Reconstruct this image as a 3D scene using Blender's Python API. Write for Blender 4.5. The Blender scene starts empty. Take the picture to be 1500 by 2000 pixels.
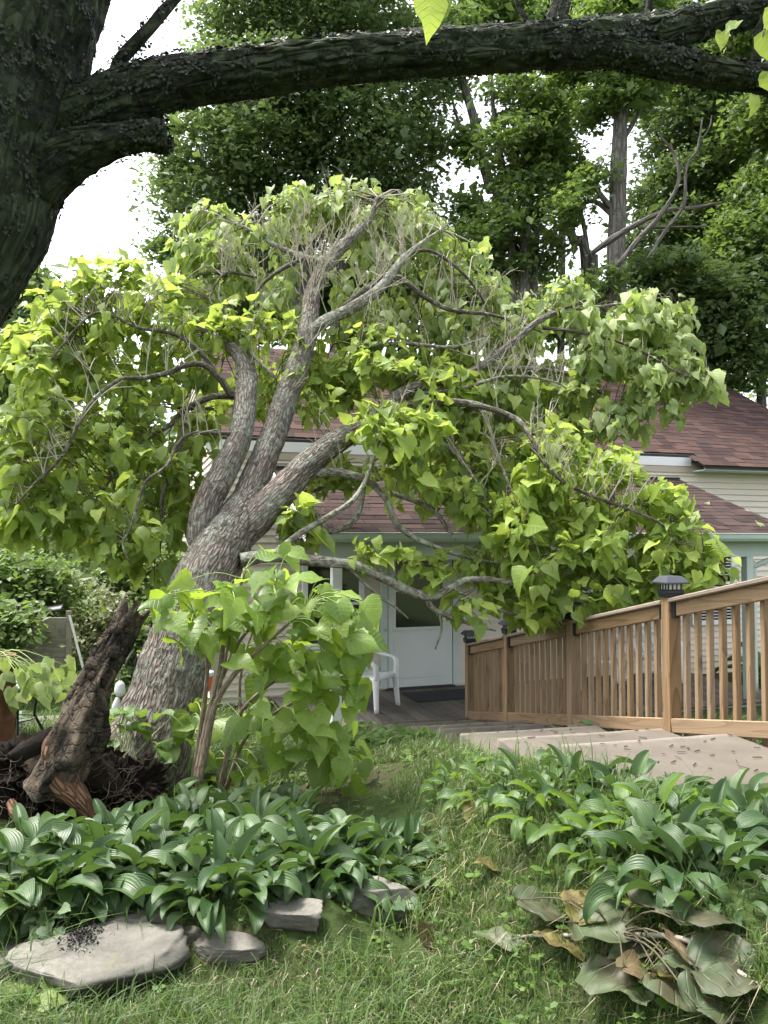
import bpy, bmesh, math, random
import numpy as np
from mathutils import Matrix, Vector
random.seed(7)
RNG = np.random.default_rng(11)
scene = bpy.context.scene
COL = scene.collection

# ------------------------------------------------------------------ camera
CAM_H = 1.6
PITCH = math.atan(50 / 1500)
cam_d = bpy.data.cameras.new('camera'); cam = bpy.data.objects.new('camera', cam_d); COL.objects.link(cam)
cam.location = (0, 0, CAM_H); cam.rotation_euler = (math.pi / 2 + PITCH, 0, 0)
cam_d.sensor_fit = 'VERTICAL'; cam_d.angle = 2 * math.atan(1000 / 1500)
cam_d.clip_start = 0.05; cam_d.clip_end = 600
scene.camera = cam

# ------------------------------------------------------------------ world, sun, exposure
SUN_EL, SUN_AZ = math.radians(66), math.radians(-60)      # azimuth from +Y towards +X
world = bpy.data.worlds.new('World'); scene.world = world; world.use_nodes = True
wt = world.node_tree; wt.nodes.clear()
sky = wt.nodes.new('ShaderNodeTexSky'); sky.sky_type = 'NISHITA'; sky.sun_disc = False
sky.sun_elevation = SUN_EL; sky.sun_rotation = SUN_AZ
sky.air_density = 1.0; sky.dust_density = 4.0; sky.ozone_density = 1.0
hs = wt.nodes.new('ShaderNodeHueSaturation'); hs.inputs['Saturation'].default_value = 0.28
bg = wt.nodes.new('ShaderNodeBackground'); bg.inputs['Strength'].default_value = 0.135
wo = wt.nodes.new('ShaderNodeOutputWorld')
wt.links.new(sky.outputs[0], hs.inputs['Color']); wt.links.new(hs.outputs[0], bg.inputs['Color'])
wt.links.new(bg.outputs[0], wo.inputs['Surface'])
sun_d = bpy.data.lights.new('sun', 'SUN'); sun_d.energy = 1.5; sun_d.angle = math.radians(14)
sun_d.color = (1.0, 0.95, 0.86)
sun = bpy.data.objects.new('sun', sun_d); COL.objects.link(sun)
sdir = Vector((math.sin(SUN_AZ) * math.cos(SUN_EL), math.cos(SUN_AZ) * math.cos(SUN_EL), math.sin(SUN_EL)))
sun.rotation_euler = (-sdir).to_track_quat('-Z', 'Y').to_euler(); sun.location = (-6, 6, 14)
vs = scene.view_settings
vs.view_transform = 'Standard'; vs.look = 'None'; vs.gamma = 1.0; vs.use_curve_mapping = False
vs.exposure = 2.15
cy = scene.cycles
cy.max_bounces = 6; cy.diffuse_bounces = 3; cy.glossy_bounces = 3; cy.transmission_bounces = 4
cy.transparent_max_bounces = 4; cy.use_denoising = True; cy.sample_clamp_indirect = 8
cy.caustics_reflective = False; cy.caustics_refractive = False

# ------------------------------------------------------------------ projection helpers
CP, SP = math.cos(PITCH), math.sin(PITCH)
def ray(px, py):
    u = (px - 750) / 1500; v = -(py - 1000) / 1500
    return np.array([u, CP - v * SP, SP + v * CP])
def at(px, py, Y):
    """The point of the place seen at photograph pixel (px, py), Y metres ahead."""
    r = ray(px, py); s = Y / r[1]
    return np.array([0, 0, CAM_H]) + s * r
def project(P):
    P = np.asarray(P, float) - np.array([0, 0, CAM_H])
    f = P[..., 1] * CP + P[..., 2] * SP
    up = -P[..., 1] * SP + P[..., 2] * CP
    return 750 + 1500 * P[..., 0] / f, 1000 - 1500 * up / f, f
def ss(e0, e1, x):
    t = np.clip((np.asarray(x, float) - e0) / (e1 - e0), 0, 1); return t * t * (3 - 2 * t)

# ------------------------------------------------------------------ noise
def _h(i, j, k):
    n = (i * 374761393 + j * 668265263 + k * 2147483647 + 1013904223).astype(np.int64) & 0xffffffff
    n = ((n ^ (n >> 13)) * 1274126177) & 0xffffffff
    n = ((n ^ (n >> 16)) * 2246822519) & 0xffffffff
    return (n ^ (n >> 15)) / 4294967295.0 * 2 - 1
def vnoise(P):
    P = np.asarray(P, float); F = np.floor(P).astype(np.int64); f = P - F; f = f * f * (3 - 2 * f)
    i, j, k = F[..., 0], F[..., 1], F[..., 2]; x, y, z = f[..., 0], f[..., 1], f[..., 2]
    r = 0
    for a in (0, 1):
        for b in (0, 1):
            for c in (0, 1):
                w = (x if a else 1 - x) * (y if b else 1 - y) * (z if c else 1 - z)
                r = r + w * _h(i + a, j + b, k + c)
    return r
def fbm(P, o=3):
    r = 0; a = 1
    P = np.asarray(P, float)
    for _ in range(o):
        r = r + a * vnoise(P); P = P * 2.03 + 17.1; a *= .5
    return r

# ------------------------------------------------------------------ mesh helpers
WORLD = {}
def mk_mesh(name, V, quads=None, tris=None, attr=None, smooth=True):
    V = np.ascontiguousarray(V, np.float32)
    me = bpy.data.meshes.new(name)
    me.vertices.add(len(V)); me.vertices.foreach_set('co', V.ravel())
    q = np.zeros((0, 4), np.int32) if quads is None or len(quads) == 0 else np.asarray(quads, np.int32)
    t = np.zeros((0, 3), np.int32) if tris is None or len(tris) == 0 else np.asarray(tris, np.int32)
    idx = np.concatenate([q.ravel(), t.ravel()])
    st = np.concatenate([np.arange(len(q)) * 4, len(q) * 4 + np.arange(len(t)) * 3]).astype(np.int32)
    me.loops.add(len(idx)); me.loops.foreach_set('vertex_index', idx)
    me.polygons.add(len(st)); me.polygons.foreach_set('loop_start', st)
    me.polygons.foreach_set('use_smooth', np.full(len(st), smooth))
    me.update(calc_edges=True)
    if attr is not None:
        a = me.attributes.new('tuv', 'FLOAT_VECTOR', 'POINT')
        a.data.foreach_set('vector', np.ascontiguousarray(attr, np.float32).ravel())
    return me
class MB:
    def __init__(s): s.V = []; s.Q = []; s.T = []; s.A = []; s.n = 0
    def add(s, V, quads=None, tris=None, attr=None):
        V = np.asarray(V, float)
        if quads is not None and len(quads): s.Q.append(np.asarray(quads) + s.n)
        if tris is not None and len(tris): s.T.append(np.asarray(tris) + s.n)
        s.V.append(V); s.A.append(np.zeros_like(V) if attr is None else np.asarray(attr, float)); s.n += len(V)
        return s
    def mesh(s, name, smooth=True):
        return mk_mesh(name, np.concatenate(s.V), np.concatenate(s.Q) if s.Q else None,
                       np.concatenate(s.T) if s.T else None, np.concatenate(s.A), smooth)
    def build(s, name, m, parent=None, Mw=None, smooth=True):
        return place(name, s.mesh(name, smooth), m, Mw, parent)
def place(name, me, m=None, Mw=None, parent=None):
    o = bpy.data.objects.new(name, me); COL.objects.link(o)
    if m is not None and me is not None and len(me.materials) == 0: me.materials.append(m)
    Mw = Matrix.Identity(4) if Mw is None else Mw
    WORLD[o.name] = Mw
    if parent is not None:
        o.parent = parent; o.matrix_basis = WORLD[parent.name].inverted() @ Mw
    else:
        o.matrix_basis = Mw
    return o
def tag(o, label=None, cat=None, group=None, kind=None):
    if label: o['label'] = label
    if cat: o['category'] = cat
    if group: o['group'] = group
    if kind: o['kind'] = kind
    return o
def thing(name, loc, label, cat, group=None, rz=0.0):
    o = place(name, None, None, Matrix.Translation(Vector(loc)) @ Matrix.Rotation(rz, 4, 'Z'))
    o.empty_display_size = .1
    return tag(o, label, cat, group)
def TR(loc, R=None):
    M = Matrix.Translation(Vector([float(c) for c in loc]))
    return M if R is None else M @ R.to_4x4()
def frame(x, z):
    x = Vector(x).normalized(); z = Vector(z); y = z.cross(x).normalized(); z = x.cross(y)
    return Matrix((x, y, z)).transposed()
BOXF = np.array([[0, 1, 3, 2], [4, 6, 7, 5], [0, 4, 5, 1], [2, 3, 7, 6], [0, 2, 6, 4], [1, 5, 7, 3]])
def boxV(sx, sy, sz, c=(0, 0, 0)):
    return np.array([[x * sx / 2, y * sy / 2, z * sz / 2] for x in (-1, 1) for y in (-1, 1) for z in (-1, 1)]) + np.array(c)
def box_mesh(name, sx, sy, sz, bevel=0.0, seg=1):
    if bevel <= 0: return mk_mesh(name, boxV(sx, sy, sz), BOXF, smooth=False)
    bm = bmesh.new(); bmesh.ops.create_cube(bm, size=1)
    for v in bm.verts: v.co = Vector((v.co.x * sx, v.co.y * sy, v.co.z * sz))
    bmesh.ops.bevel(bm, geom=list(bm.edges), offset=bevel, segments=seg, affect='EDGES', profile=.5)
    me = bpy.data.meshes.new(name); bm.to_mesh(me); bm.free(); return me
def box(name, size, loc, m, parent=None, R=None, bevel=0.0):
    return place(name, box_mesh(name, *size, bevel), m, TR(loc, R), parent)
def catmull(P, n):
    P = np.asarray(P, float); P = np.vstack([2 * P[0] - P[1], P, 2 * P[-1] - P[-2]])
    m = len(P) - 3; out = []
    ts = np.linspace(0, m, n)
    for t in ts:
        i = min(int(t), m - 1); f = t - i
        a, b, c, d = P[i:i + 4]
        out.append(.5 * (2 * b + (c - a) * f + (2 * a - 5 * b + 4 * c - d) * f * f + (-a + 3 * b - 3 * c + d) * f ** 3))
    return np.array(out)
def tube(pts, rad, seg=10, n=None, bump=0.0, bscale=6.0, cap=True, flute=0.0, ridge=0.0, rscale=42.):
    """pts (k,3), rad (k): a swept tapered limb; attr = straightened coordinates."""
    K = np.column_stack([np.asarray(pts, float), np.asarray(rad, float)])
    if n is None: n = max(2, len(K) * 3)
    K = catmull(K, n) if len(K) > 2 or n > len(K) else K
    P = K[:, :3]; R = np.maximum(K[:, 3], .0008)
    T = np.gradient(P, axis=0); T /= np.linalg.norm(T, axis=1)[:, None] + 1e-9
    a = np.array([0., 0., 1.]) if abs(T[0][2]) < .9 else np.array([1., 0., 0.])
    U = np.cross(T[0], a); U /= np.linalg.norm(U); Us = [U]
    for i in range(1, n):
        U = U - T[i] * U.dot(T[i]); U /= np.linalg.norm(U) + 1e-9; Us.append(U)
    Us = np.array(Us); Ws = np.cross(T, Us)
    th = np.arange(seg) * 2 * np.pi / seg
    L = np.concatenate([[0], np.cumsum(np.linalg.norm(np.diff(P, axis=0), axis=1))])
    c, s_ = np.cos(th), np.sin(th)
    Rm = R[:, None] * np.ones((1, seg))
    A = np.stack([Rm * c, Rm * s_, L[:, None] * np.ones((1, seg))], -1)
    if bump:
        Rm = Rm * (1 + bump * fbm(np.stack([c * 1.5 * np.ones_like(Rm), s_ * 1.5 * np.ones_like(Rm), A[..., 2] * bscale], -1) + P[0].sum(), 3))
    if flute:
        Rm = Rm * (1 + flute * fbm(np.stack([c * 3.5 * np.ones_like(Rm), s_ * 3.5 * np.ones_like(Rm), A[..., 2] * 1.2 + 5], -1), 2))
    if ridge:
        q_ = A * np.array([rscale, rscale, rscale * .2]); q_[..., 0] += 1.5 * vnoise(A * 14.)
        Rm = Rm + ridge * (.55 - np.abs(vnoise(q_)) * 1.5 + .35 * vnoise(q_ * 2.3 + 7))
    V = P[:, None, :] + Rm[..., None] * (c[None, :, None] * Us[:, None, :] + s_[None, :, None] * Ws[:, None, :])
    i = np.arange(n - 1)[:, None] * seg; j = np.arange(seg)[None, :]; j2 = (j + 1) % seg
    Q = np.stack([i + j, i + j2, i + seg + j2, i + seg + j], -1).reshape(-1, 4)
    V = V.reshape(-1, 3); A = A.reshape(-1, 3); T3 = []
    if cap:
        V = np.vstack([V, P[-1] + T[-1] * R[-1] * .06, P[0]]); A = np.vstack([A, [0, 0, L[-1]], [0, 0, 0]])
        e = (n - 1) * seg
        T3 = [[e + k, e + (k + 1) % seg, n * seg] for k in range(seg)] + [[(k + 1) % seg, k, n * seg + 1] for k in range(seg)]
    return V, Q, T3, A
def pxpath(L):
    """[(px, py, width_px, depth)] -> points, radii."""
    P = np.array([at(a[0], a[1], a[3]) for a in L]); R = np.array([a[2] / 1500 * a[3] / 2 for a in L])
    return P, R

# ------------------------------------------------------------------ material helpers
class NT:
    def __init__(s, name):
        s.m = bpy.data.materials.new(name); s.m.use_nodes = True; s.t = s.m.node_tree; s.t.nodes.clear()
        s.out = s.t.nodes.new('ShaderNodeOutputMaterial')
    def n(s, typ, ins=None, **kw):
        nd = s.t.nodes.new('ShaderNode' + typ)
        for k, v in kw.items(): setattr(nd, k, v)
        for k, v in (ins or {}).items():
            i = nd.inputs[k]
            if hasattr(v, 'is_linked') or hasattr(v, 'links'): s.t.links.new(v, i)
            else: i.default_value = v
        return nd
    def attr(s, name='tuv'): return s.n('Attribute', attribute_name=name).outputs['Vector']
    def obj(s): return s.n('TexCoord').outputs['Object']
    def geo(s, o='Position'): return s.n('NewGeometry').outputs[o]
    def map(s, v, scale=(1, 1, 1), loc=(0, 0, 0)): return s.n('Mapping', {'Vector': v, 'Scale': scale, 'Location': loc}).outputs[0]
    def noise(s, v, scale=5., detail=3., rough=.55, dist=0., out='Fac'):
        return s.n('TexNoise', {'Vector': v, 'Scale': scale, 'Detail': detail, 'Roughness': rough, 'Distortion': dist}).outputs[out]
    def vor(s, v, scale=5., feature='F1', out='Distance', rnd=1.):
        return s.n('TexVoronoi', {'Vector': v, 'Scale': scale, 'Randomness': rnd}, feature=feature).outputs[out]
    def ramp(s, f, stops, interp='LINEAR'):
        nd = s.n('ValToRGB', {'Fac': f}); cr = nd.color_ramp; cr.interpolation = interp
        while len(cr.elements) < len(stops): cr.elements.new(.5)
        for e, (p, c) in zip(cr.elements, stops):
            e.position = p; e.color = (*c, 1) if not isinstance(c, (int, float)) else (c, c, c, 1)
        return nd.outputs['Color']
    def mix(s, f, a, b, blend='MIX'):
        nd = s.n('Mix', data_type='RGBA', blend_type=blend)
        for sock, v in ((nd.inputs[0], f), (nd.inputs[6], a), (nd.inputs[7], b)):
            if hasattr(v, 'links'): s.t.links.new(v, sock)
            else: sock.default_value = v if isinstance(v, (int, float)) else (*v, 1)
        return nd.outputs[2]
    def math(s, op, a, b=0., c=None):
        nd = s.n('Math', operation=op)
        for i, v in enumerate((a, b) if c is None else (a, b, c)):
            if hasattr(v, 'links'): s.t.links.new(v, nd.inputs[i])
            else: nd.inputs[i].default_value = v
        return nd.outputs[0]
    def sep(s, v): return s.n('SeparateXYZ', {'Vector': v}).outputs
    def rnd(s):
        """A number of its own for each piece: island within a mesh plus object."""
        return s.math('FRACT', s.math('ADD', s.geo('Random Per Island'), s.n('ObjectInfo').outputs['Random']))
    def bump(s, h, strength=.5, dist=.01): return s.n('Bump', {'Height': h, 'Strength': strength, 'Distance': dist}).outputs[0]
    def bsdf(s, color, rough=.7, normal=None, spec=.5, metal=0., **kw):
        ins = {'Base Color': color if hasattr(color, 'links') else (*color, 1), 'Roughness': rough, 'Metallic': metal, 'Specular IOR Level': spec}
        ins.update(kw)
        if normal is not None: ins['Normal'] = normal
        return s.n('BsdfPrincipled', ins).outputs[0]
    def done(s, sh): s.t.links.new(sh, s.out.inputs['Surface']); return s.m

def leaf_mat(name, c1, c2, trans, tf=.4, rough=.45, spec=.4, vein=.25, freq=6., slope=.7, spots=0.0, wear=None, veinc=None):
    t = NT(name); r = t.rnd(); a = t.sep(t.attr()); x, y = a[0], t.math('ABSOLUTE', a[1])
    col = t.ramp(r, [(0, tuple(p * .72 for p in c1)), (.35, c1), (.75, c2), (1, tuple(min(1, p * q) for p, q in zip(c2, (1.25, 1.15, 1.2))))])
    ph = t.math('FRACT', t.math('MULTIPLY', t.math('SUBTRACT', x, t.math('MULTIPLY', y, slope)), freq))
    vn = t.math('ABSOLUTE', t.math('SUBTRACT', ph, .5))
    mid = t.math('LESS_THAN', y, .012)
    v = t.math('MAXIMUM', t.ramp(vn, [(.0, 1.), (.09, 0.)]), mid)
    nz = t.noise(t.attr(), 3.5, 3)
    col = t.mix(t.ramp(nz, [(.35, 0.), (.7, .35)]), col, tuple(p * .62 for p in c1))
    col = t.mix(t.math('MULTIPLY', v, vein), col, veinc or tuple(min(1, p * 1.7 + .03) for p in c2))
    tc = t.mix(t.math('MULTIPLY', v, vein), t.ramp(r, [(0, tuple(p * .8 for p in trans)), (1, trans)]), tuple(p * .55 for p in trans))
    if spots:
        po = t.n('Vector', ) if False else t.geo()
        sp = t.ramp(t.noise(po, 55., 2.5, .7), [(.66 - spots * .1, 0.), (.72 - spots * .1, .9)])
        col = t.mix(sp, col, (.035, .03, .012)); tc = t.mix(sp, tc, (.03, .02, .01))
    if wear:
        w = t.ramp(t.noise(t.attr(), 2.2, 4., .6), [(.42, 0.), (.62, 1.)])
        col = t.mix(w, col, wear); tc = t.mix(w, tc, wear)
    hgt = t.math('ADD', t.math('MULTIPLY', v, -.6), nz)
    nb = t.bump(hgt, .5, .006)
    p = t.bsdf(col, rough, nb, spec)
    tl = t.n('BsdfTranslucent', {'Color': tc, 'Normal': nb}).outputs[0]
    return t.done(t.n('MixShader', {0: tf, 1: p, 2: tl}).outputs[0])

def bark_mat(name, dark, light, lichen=None, lich=(.55, .62), sx=16., sz=4., bumpd=.02, moss=None, rough=.9):
    t = NT(name); a = t.attr(); st = t.map(a, (1, 1, .20))
    n1 = t.noise(st, sx, 5., .65, .4); n2 = t.vor(st, sx * 1.6, 'DISTANCE_TO_EDGE')
    n3 = t.noise(a, 2.2, 3.)
    h = t.math('ADD', t.math('MULTIPLY', n1, .7), t.ramp(n2, [(0., 0.), (.22, .6)]))
    col = t.ramp(h, [(.32, dark), (.75, tuple((p + q) / 2 for p, q in zip(dark, light))), (1.05, light)])
    col = t.mix(t.ramp(n3, [(.35, 0.), (.7, .5)]), col, tuple(p * .75 for p in light))
    if lichen:
        ln = t.math('MULTIPLY', t.noise(a, 20., 6., .75, .6), t.math('ADD', t.noise(a, 2.6, 2.), .5))
        lf = t.ramp(ln, [(lich[0], 0.), (lich[1], 1.)])
        lc = t.ramp(t.noise(a, 30., 3.), [(.35, tuple(p * .6 for p in lichen)), (.65, lichen)])
        col = t.mix(t.math('MULTIPLY', lf, .85), col, lc); h = t.math('ADD', h, t.math('MULTIPLY', lf, .25))
    if moss:
        mz = t.sep(t.geo('Normal'))[2]
        mf = t.ramp(t.math('ADD', t.math('MULTIPLY', mz, .5), t.noise(a, 7., 4., .7)), [(.62, 0.), (.8, 1.)])
        col = t.mix(mf, col, moss)
    return t.done(t.bsdf(col, rough, t.bump(h, 1., bumpd), .25))

def plain(name, color, rough=.6, metal=0., spec=.4, var=.12, scale=6., bmp=0.):
    t = NT(name); n = t.noise(t.geo(), scale, 4., .6)
    col = t.ramp(n, [(.3, tuple(max(0, c * (1 - var)) for c in color)), (.7, tuple(min(1, c * (1 + var)) for c in color))])
    return t.done(t.bsdf(col, rough, t.bump(t.noise(t.geo(), scale * 12, 3.), bmp, .004) if bmp else None, spec, metal))

def wood_mat(name, c1, c2, c3, rough=.75, ax=(1.2, 14, 14)):
    t = NT(name); o = t.obj(); r = t.n('ObjectInfo').outputs['Random']
    off = t.n('CombineXYZ', {'X': t.math('MULTIPLY', r, 37.), 'Y': t.math('MULTIPLY', r, 11.), 'Z': t.math('MULTIPLY', r, 5.)}).outputs[0]
    v = t.n('VectorMath', {0: t.map(o, ax), 1: off}, operation='ADD').outputs[0]
    rings = t.math('FRACT', t.math('MULTIPLY', t.noise(v, .55, 2., .5, .6), 9.))
    g = t.noise(t.map(v, (1, 4, 4)), 4., 4., .7)
    col = t.ramp(rings, [(0., c1), (.55, c2), (.92, c3), (1., c1)])
    col = t.mix(t.ramp(g, [(.3, .0), (.75, .45)]), col, c3)
    knot = t.ramp(t.vor(t.map(v, (1.1, .22, .22)), 1.1), [(.03, 1.), (.09, 0.)])
    col = t.mix(t.math('MULTIPLY', knot, .8), col, tuple(p * .3 for p in c3))
    col = t.mix(t.math('MULTIPLY', r, .3), col, (.36, .3, .24))
    return t.done(t.bsdf(col, rough, t.bump(t.math('ADD', g, t.math('MULTIPLY', rings, .4)), .3, .002), .3))

M = {}
M['leaf_bright'] = leaf_mat('leaf_bright', (.19, .29, .045), (.31, .41, .09), (.50, .63, .11), .46, .5, .35, .3)
M['leaf_pale'] = leaf_mat('leaf_pale', (.23, .32, .11), (.38, .46, .20), (.46, .60, .13), .4, .5, .4, .3)
M['leaf_deep'] = leaf_mat('leaf_deep', (.13, .205, .045), (.25, .335, .085), (.50, .64, .10), .48, .45, .45, .3)
M['leaf_sapling'] = leaf_mat('leaf_sapling', (.11, .195, .028), (.20, .30, .055), (.40, .56, .055), .44, .42, .45, .35, spots=.12)
M['leaf_wilted'] = leaf_mat('leaf_wilted', (.052, .078, .034), (.092, .12, .058), (.13, .19, .05), .2, .5, .4, .35, wear=(.088, .082, .048))
M['leaf_yellowing'] = leaf_mat('leaf_yellowing', (.11, .12, .025), (.17, .165, .045), (.2, .2, .04), .25, .6, .3, .35, wear=(.11, .08, .04))
M['leaf_dry'] = leaf_mat('leaf_dry', (.15, .12, .06), (.22, .18, .10), (.2, .15, .07), .2, .7, .2, .3, wear=(.11, .07, .04))
M['hosta'] = leaf_mat('hosta', (.055, .125, .03), (.10, .185, .05), (.20, .36, .05), .25, .33, .55, .22, 9., 0.0, veinc=(.12, .2, .07))
M['hosta_light'] = leaf_mat('hosta_light', (.08, .17, .025), (.14, .24, .04), (.28, .46, .05), .32, .38, .5, .22, 9., 0.0)
M['ivy'] = leaf_mat('ivy', (.08, .14, .07), (.13, .2, .1), (.2, .3, .1), .3, .45, .4, .3)

def far_leaf(name, c1, c2, trans, tf=.35):
    t = NT(name); r = t.rnd(); po = t.geo()
    col = t.ramp(t.math('ADD', t.math('MULTIPLY', r, .6), t.math('MULTIPLY', t.noise(po, .8, 2.), .5)), [(.1, c1), (.9, c2)])
    p = t.bsdf(col, .5, None, .35)
    return t.done(t.n('MixShader', {0: tf, 1: p, 2: t.n('BsdfTranslucent', {'Color': (*trans, 1)}).outputs[0]}).outputs[0])
M['far_dark'] = far_leaf('far_dark', (.072, .125, .050), (.15, .215, .085), (.21, .31, .075), .40)
M['far_mid'] = far_leaf('far_mid', (.075, .13, .042), (.155, .225, .075), (.23, .35, .06), .40)
M['far_light'] = far_leaf('far_light', (.10, .165, .05), (.19, .27, .09), (.24, .36, .08), .38)
M['far_pale'] = far_leaf('far_pale', (.17, .21, .10), (.36, .38, .22), (.25, .3, .12), .3)
M['grass'] = far_leaf('grass', (.030, .074, .016), (.120, .180, .050), (.14, .22, .038), .3)
M['straw'] = far_leaf('straw', (.15, .13, .075), (.38, .33, .22), (.2, .17, .09), .2)
M['clover'] = far_leaf('clover', (.055, .12, .022), (.12, .20, .045), (.18, .30, .04), .35)

M['bark_fallen'] = bark_mat('bark_fallen', (.062, .050, .042), (.285, .24, .205), (.37, .385, .32), (.47, .58), 26., bumpd=.025)
M['bark_branch'] = bark_mat('bark_branch', (.06, .05, .038), (.23, .20, .16), (.40, .43, .35), (.43, .54), 30., bumpd=.008)
M['bark_bough'] = bark_mat('bark_bough', (.035, .029, .022), (.13, .11, .085), (.26, .28, .22), (.50, .60), 30., bumpd=.008)
M['bark_twig'] = plain('bark_twig', (.42, .385, .31), .8, var=.25, scale=9.)
M['twig_dark'] = plain('twig_dark', (.095, .08, .05), .8, var=.3, scale=9.)
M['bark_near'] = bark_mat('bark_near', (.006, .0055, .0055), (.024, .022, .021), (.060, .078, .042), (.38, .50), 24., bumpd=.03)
M['bark_far'] = bark_mat('bark_far', (.07, .065, .055), (.22, .20, .175), (.25, .26, .22), (.55, .65), 8., bumpd=.03)
M['bark_sapling'] = bark_mat('bark_sapling', (.13, .10, .07), (.30, .25, .18), None, sx=40., bumpd=.004)
M['lichen'] = far_leaf('lichen', (.007, .009, .006), (.034, .046, .024), (.01, .015, .008), .1)
M['petiole'] = plain('petiole', (.22, .30, .09), .6, var=.2, scale=20.)
M['petiole_pale'] = plain('petiole_pale', (.40, .40, .25), .6, var=.25, scale=20.)
M['wood_rail'] = wood_mat('wood_rail', (.31, .205, .112), (.26, .168, .088), (.165, .10, .05))
M['wood_cap'] = wood_mat('wood_cap', (.27, .22, .18), (.24, .19, .155), (.17, .13, .105))
M['porch_board'] = wood_mat('porch_board', (.105, .098, .092), (.09, .085, .08), (.055, .052, .05), .85)
M['plank_grey'] = wood_mat('plank_grey', (.24, .235, .19), (.20, .195, .155), (.12, .115, .09), .85)
M['white_paint'] = plain('white_paint', (.74, .75, .74), .45, var=.05, scale=2.)
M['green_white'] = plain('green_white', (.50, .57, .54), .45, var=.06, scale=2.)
M['skirt'] = plain('skirt', (.26, .34, .31), .6, var=.12, scale=3.)
M['door_paint'] = plain('door_paint', (.60, .63, .61), .4, var=.05, scale=1.5)
M['plastic_white'] = plain('plastic_white', (.78, .79, .80), .35, var=.03, scale=2.)
M['black_metal'] = plain('black_metal', (.018, .019, .024), .38, .2, .5, .2)
M['cap_roof'] = plain('cap_roof', (.055, .058, .075), .4, .1, .5, .15)
M['lens'] = plain('lens', (.52, .53, .47), .2, 0, .6, .1)
M['mat_rubber'] = plain('mat_rubber', (.02, .022, .026), .85, var=.3, scale=30., bmp=.4)
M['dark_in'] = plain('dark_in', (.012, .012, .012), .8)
M['blind'] = plain('blind', (.62, .63, .62), .5, var=.04)
M['brass'] = plain('brass', (.55, .52, .42), .3, .9, .5, .1)
M['flashing'] = plain('flashing', (.03, .03, .03), .7)
M['orange'] = plain('orange', (.75, .12, .04), .5, var=.2)
M['table_top'] = plain('table_top', (.38, .43, .47), .4, var=.15)
M['soil_dark'] = None
def glass_mat():
    t = NT('glass_pane')
    g = t.n('BsdfGlossy', {'Color': (.9, .9, .9, 1), 'Roughness': .02}).outputs[0]
    d = t.bsdf((.012, .013, .013), .1, None, .5)
    lw = t.n('LayerWeight', {'Blend': .25}).outputs['Fresnel']
    return t.done(t.n('MixShader', {0: t.math('ADD', t.math('MULTIPLY', lw, .5), .06), 1: d, 2: g}).outputs[0])
M['glass'] = glass_mat()
def siding_mat(name, c):
    t = NT(name); o = t.geo(); n = t.noise(t.map(o, (.6, .6, 6)), 2.5, 4., .6)
    col = t.ramp(n, [(.3, tuple(p * .9 for p in c)), (.7, c)])
    g = t.noise(t.map(o, (3, 3, 40)), 3., 3.)
    return t.done(t.bsdf(col, .55, t.bump(g, .12, .003), .35))
M['siding'] = siding_mat('siding', (.68, .615, .52))
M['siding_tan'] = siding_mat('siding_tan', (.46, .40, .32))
def shingle_mat(name, k, dk):
    t = NT(name); r = t.rnd(); po = t.geo()
    g = t.noise(po, 140., 2., .7); big = t.noise(po, .7, 3.)
    col = t.ramp(r, [(p, tuple(c * (1 - dk) + dk * sum(q) / 3 for c in (q[0] * k, q[1] * k, q[2] * k))) for p, q in [(0., (.050, .030, .030)), (.25, (.085, .046, .038)), (.6, (.125, .062, .046)), (.88, (.165, .082, .058)), (1., (.06, .045, .052))]])
    col = t.mix(t.ramp(g, [(.35, 0.), (.7, .5)]), col, (.05, .032, .032))
    col = t.mix(t.ramp(big, [(.4, 0.), (.75, .3)]), col, (.075, .048, .044))
    return t.done(t.bsdf(col, .95, t.bump(g, .5, .004), .08))
M['shingle'] = shingle_mat('shingle', .64, .24); M['shingle_porch'] = shingle_mat('shingle_porch', .42, .32)
def concrete_mat():
    t = NT('concrete'); po = t.geo(); n = t.noise(po, 2.2, 5., .65); f = t.noise(po, 75., 3., .7); s = t.noise(po, 14., 4., .7)
    col = t.ramp(n, [(.3, (.080, .071, .060)), (.6, (.128, .113, .097)), (.8, (.165, .149, .13))])
    col = t.mix(t.ramp(f, [(.35, .35), (.6, 0.)]), col, (.13, .10, .085))
    col = t.mix(t.ramp(s, [(.52, 0.), (.7, .6)]), col, (.13, .105, .08)); col = t.mix(t.ramp(t.noise(po, 1.3, 4.), [(.5, 0.), (.7, .35)]), col, (.15, .14, .10))
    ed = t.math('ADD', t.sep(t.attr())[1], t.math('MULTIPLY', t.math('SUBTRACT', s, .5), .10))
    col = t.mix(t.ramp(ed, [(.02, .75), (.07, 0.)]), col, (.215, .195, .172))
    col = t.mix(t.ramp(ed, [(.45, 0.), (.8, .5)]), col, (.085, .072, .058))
    return t.done(t.bsdf(col, .92, t.bump(f, .5, .004), .2))
M['concrete'] = concrete_mat()
def stone_mat():
    t = NT('stone'); po = t.geo(); n = t.noise(po, 5., 6., .65, .4); f = t.noise(po, 60., 4., .7); z = t.sep(t.geo('Normal'))[2]
    col = t.ramp(n, [(.3, (.085, .08, .07)), (.5, (.15, .142, .125)), (.72, (.23, .218, .19))])
    col = t.mix(t.ramp(f, [(.4, .4), (.6, 0.)]), col, (.10, .095, .08))
    col = t.mix(t.ramp(t.noise(po, 9., 4.), [(.58, 0.), (.72, .6)]), col, (.17, .17, .09))
    return t.done(t.bsdf(col, .9, t.bump(t.math('ADD', n, t.math('MULTIPLY', f, .4)), .7, .012), .25))
M['stone'] = stone_mat()
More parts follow.
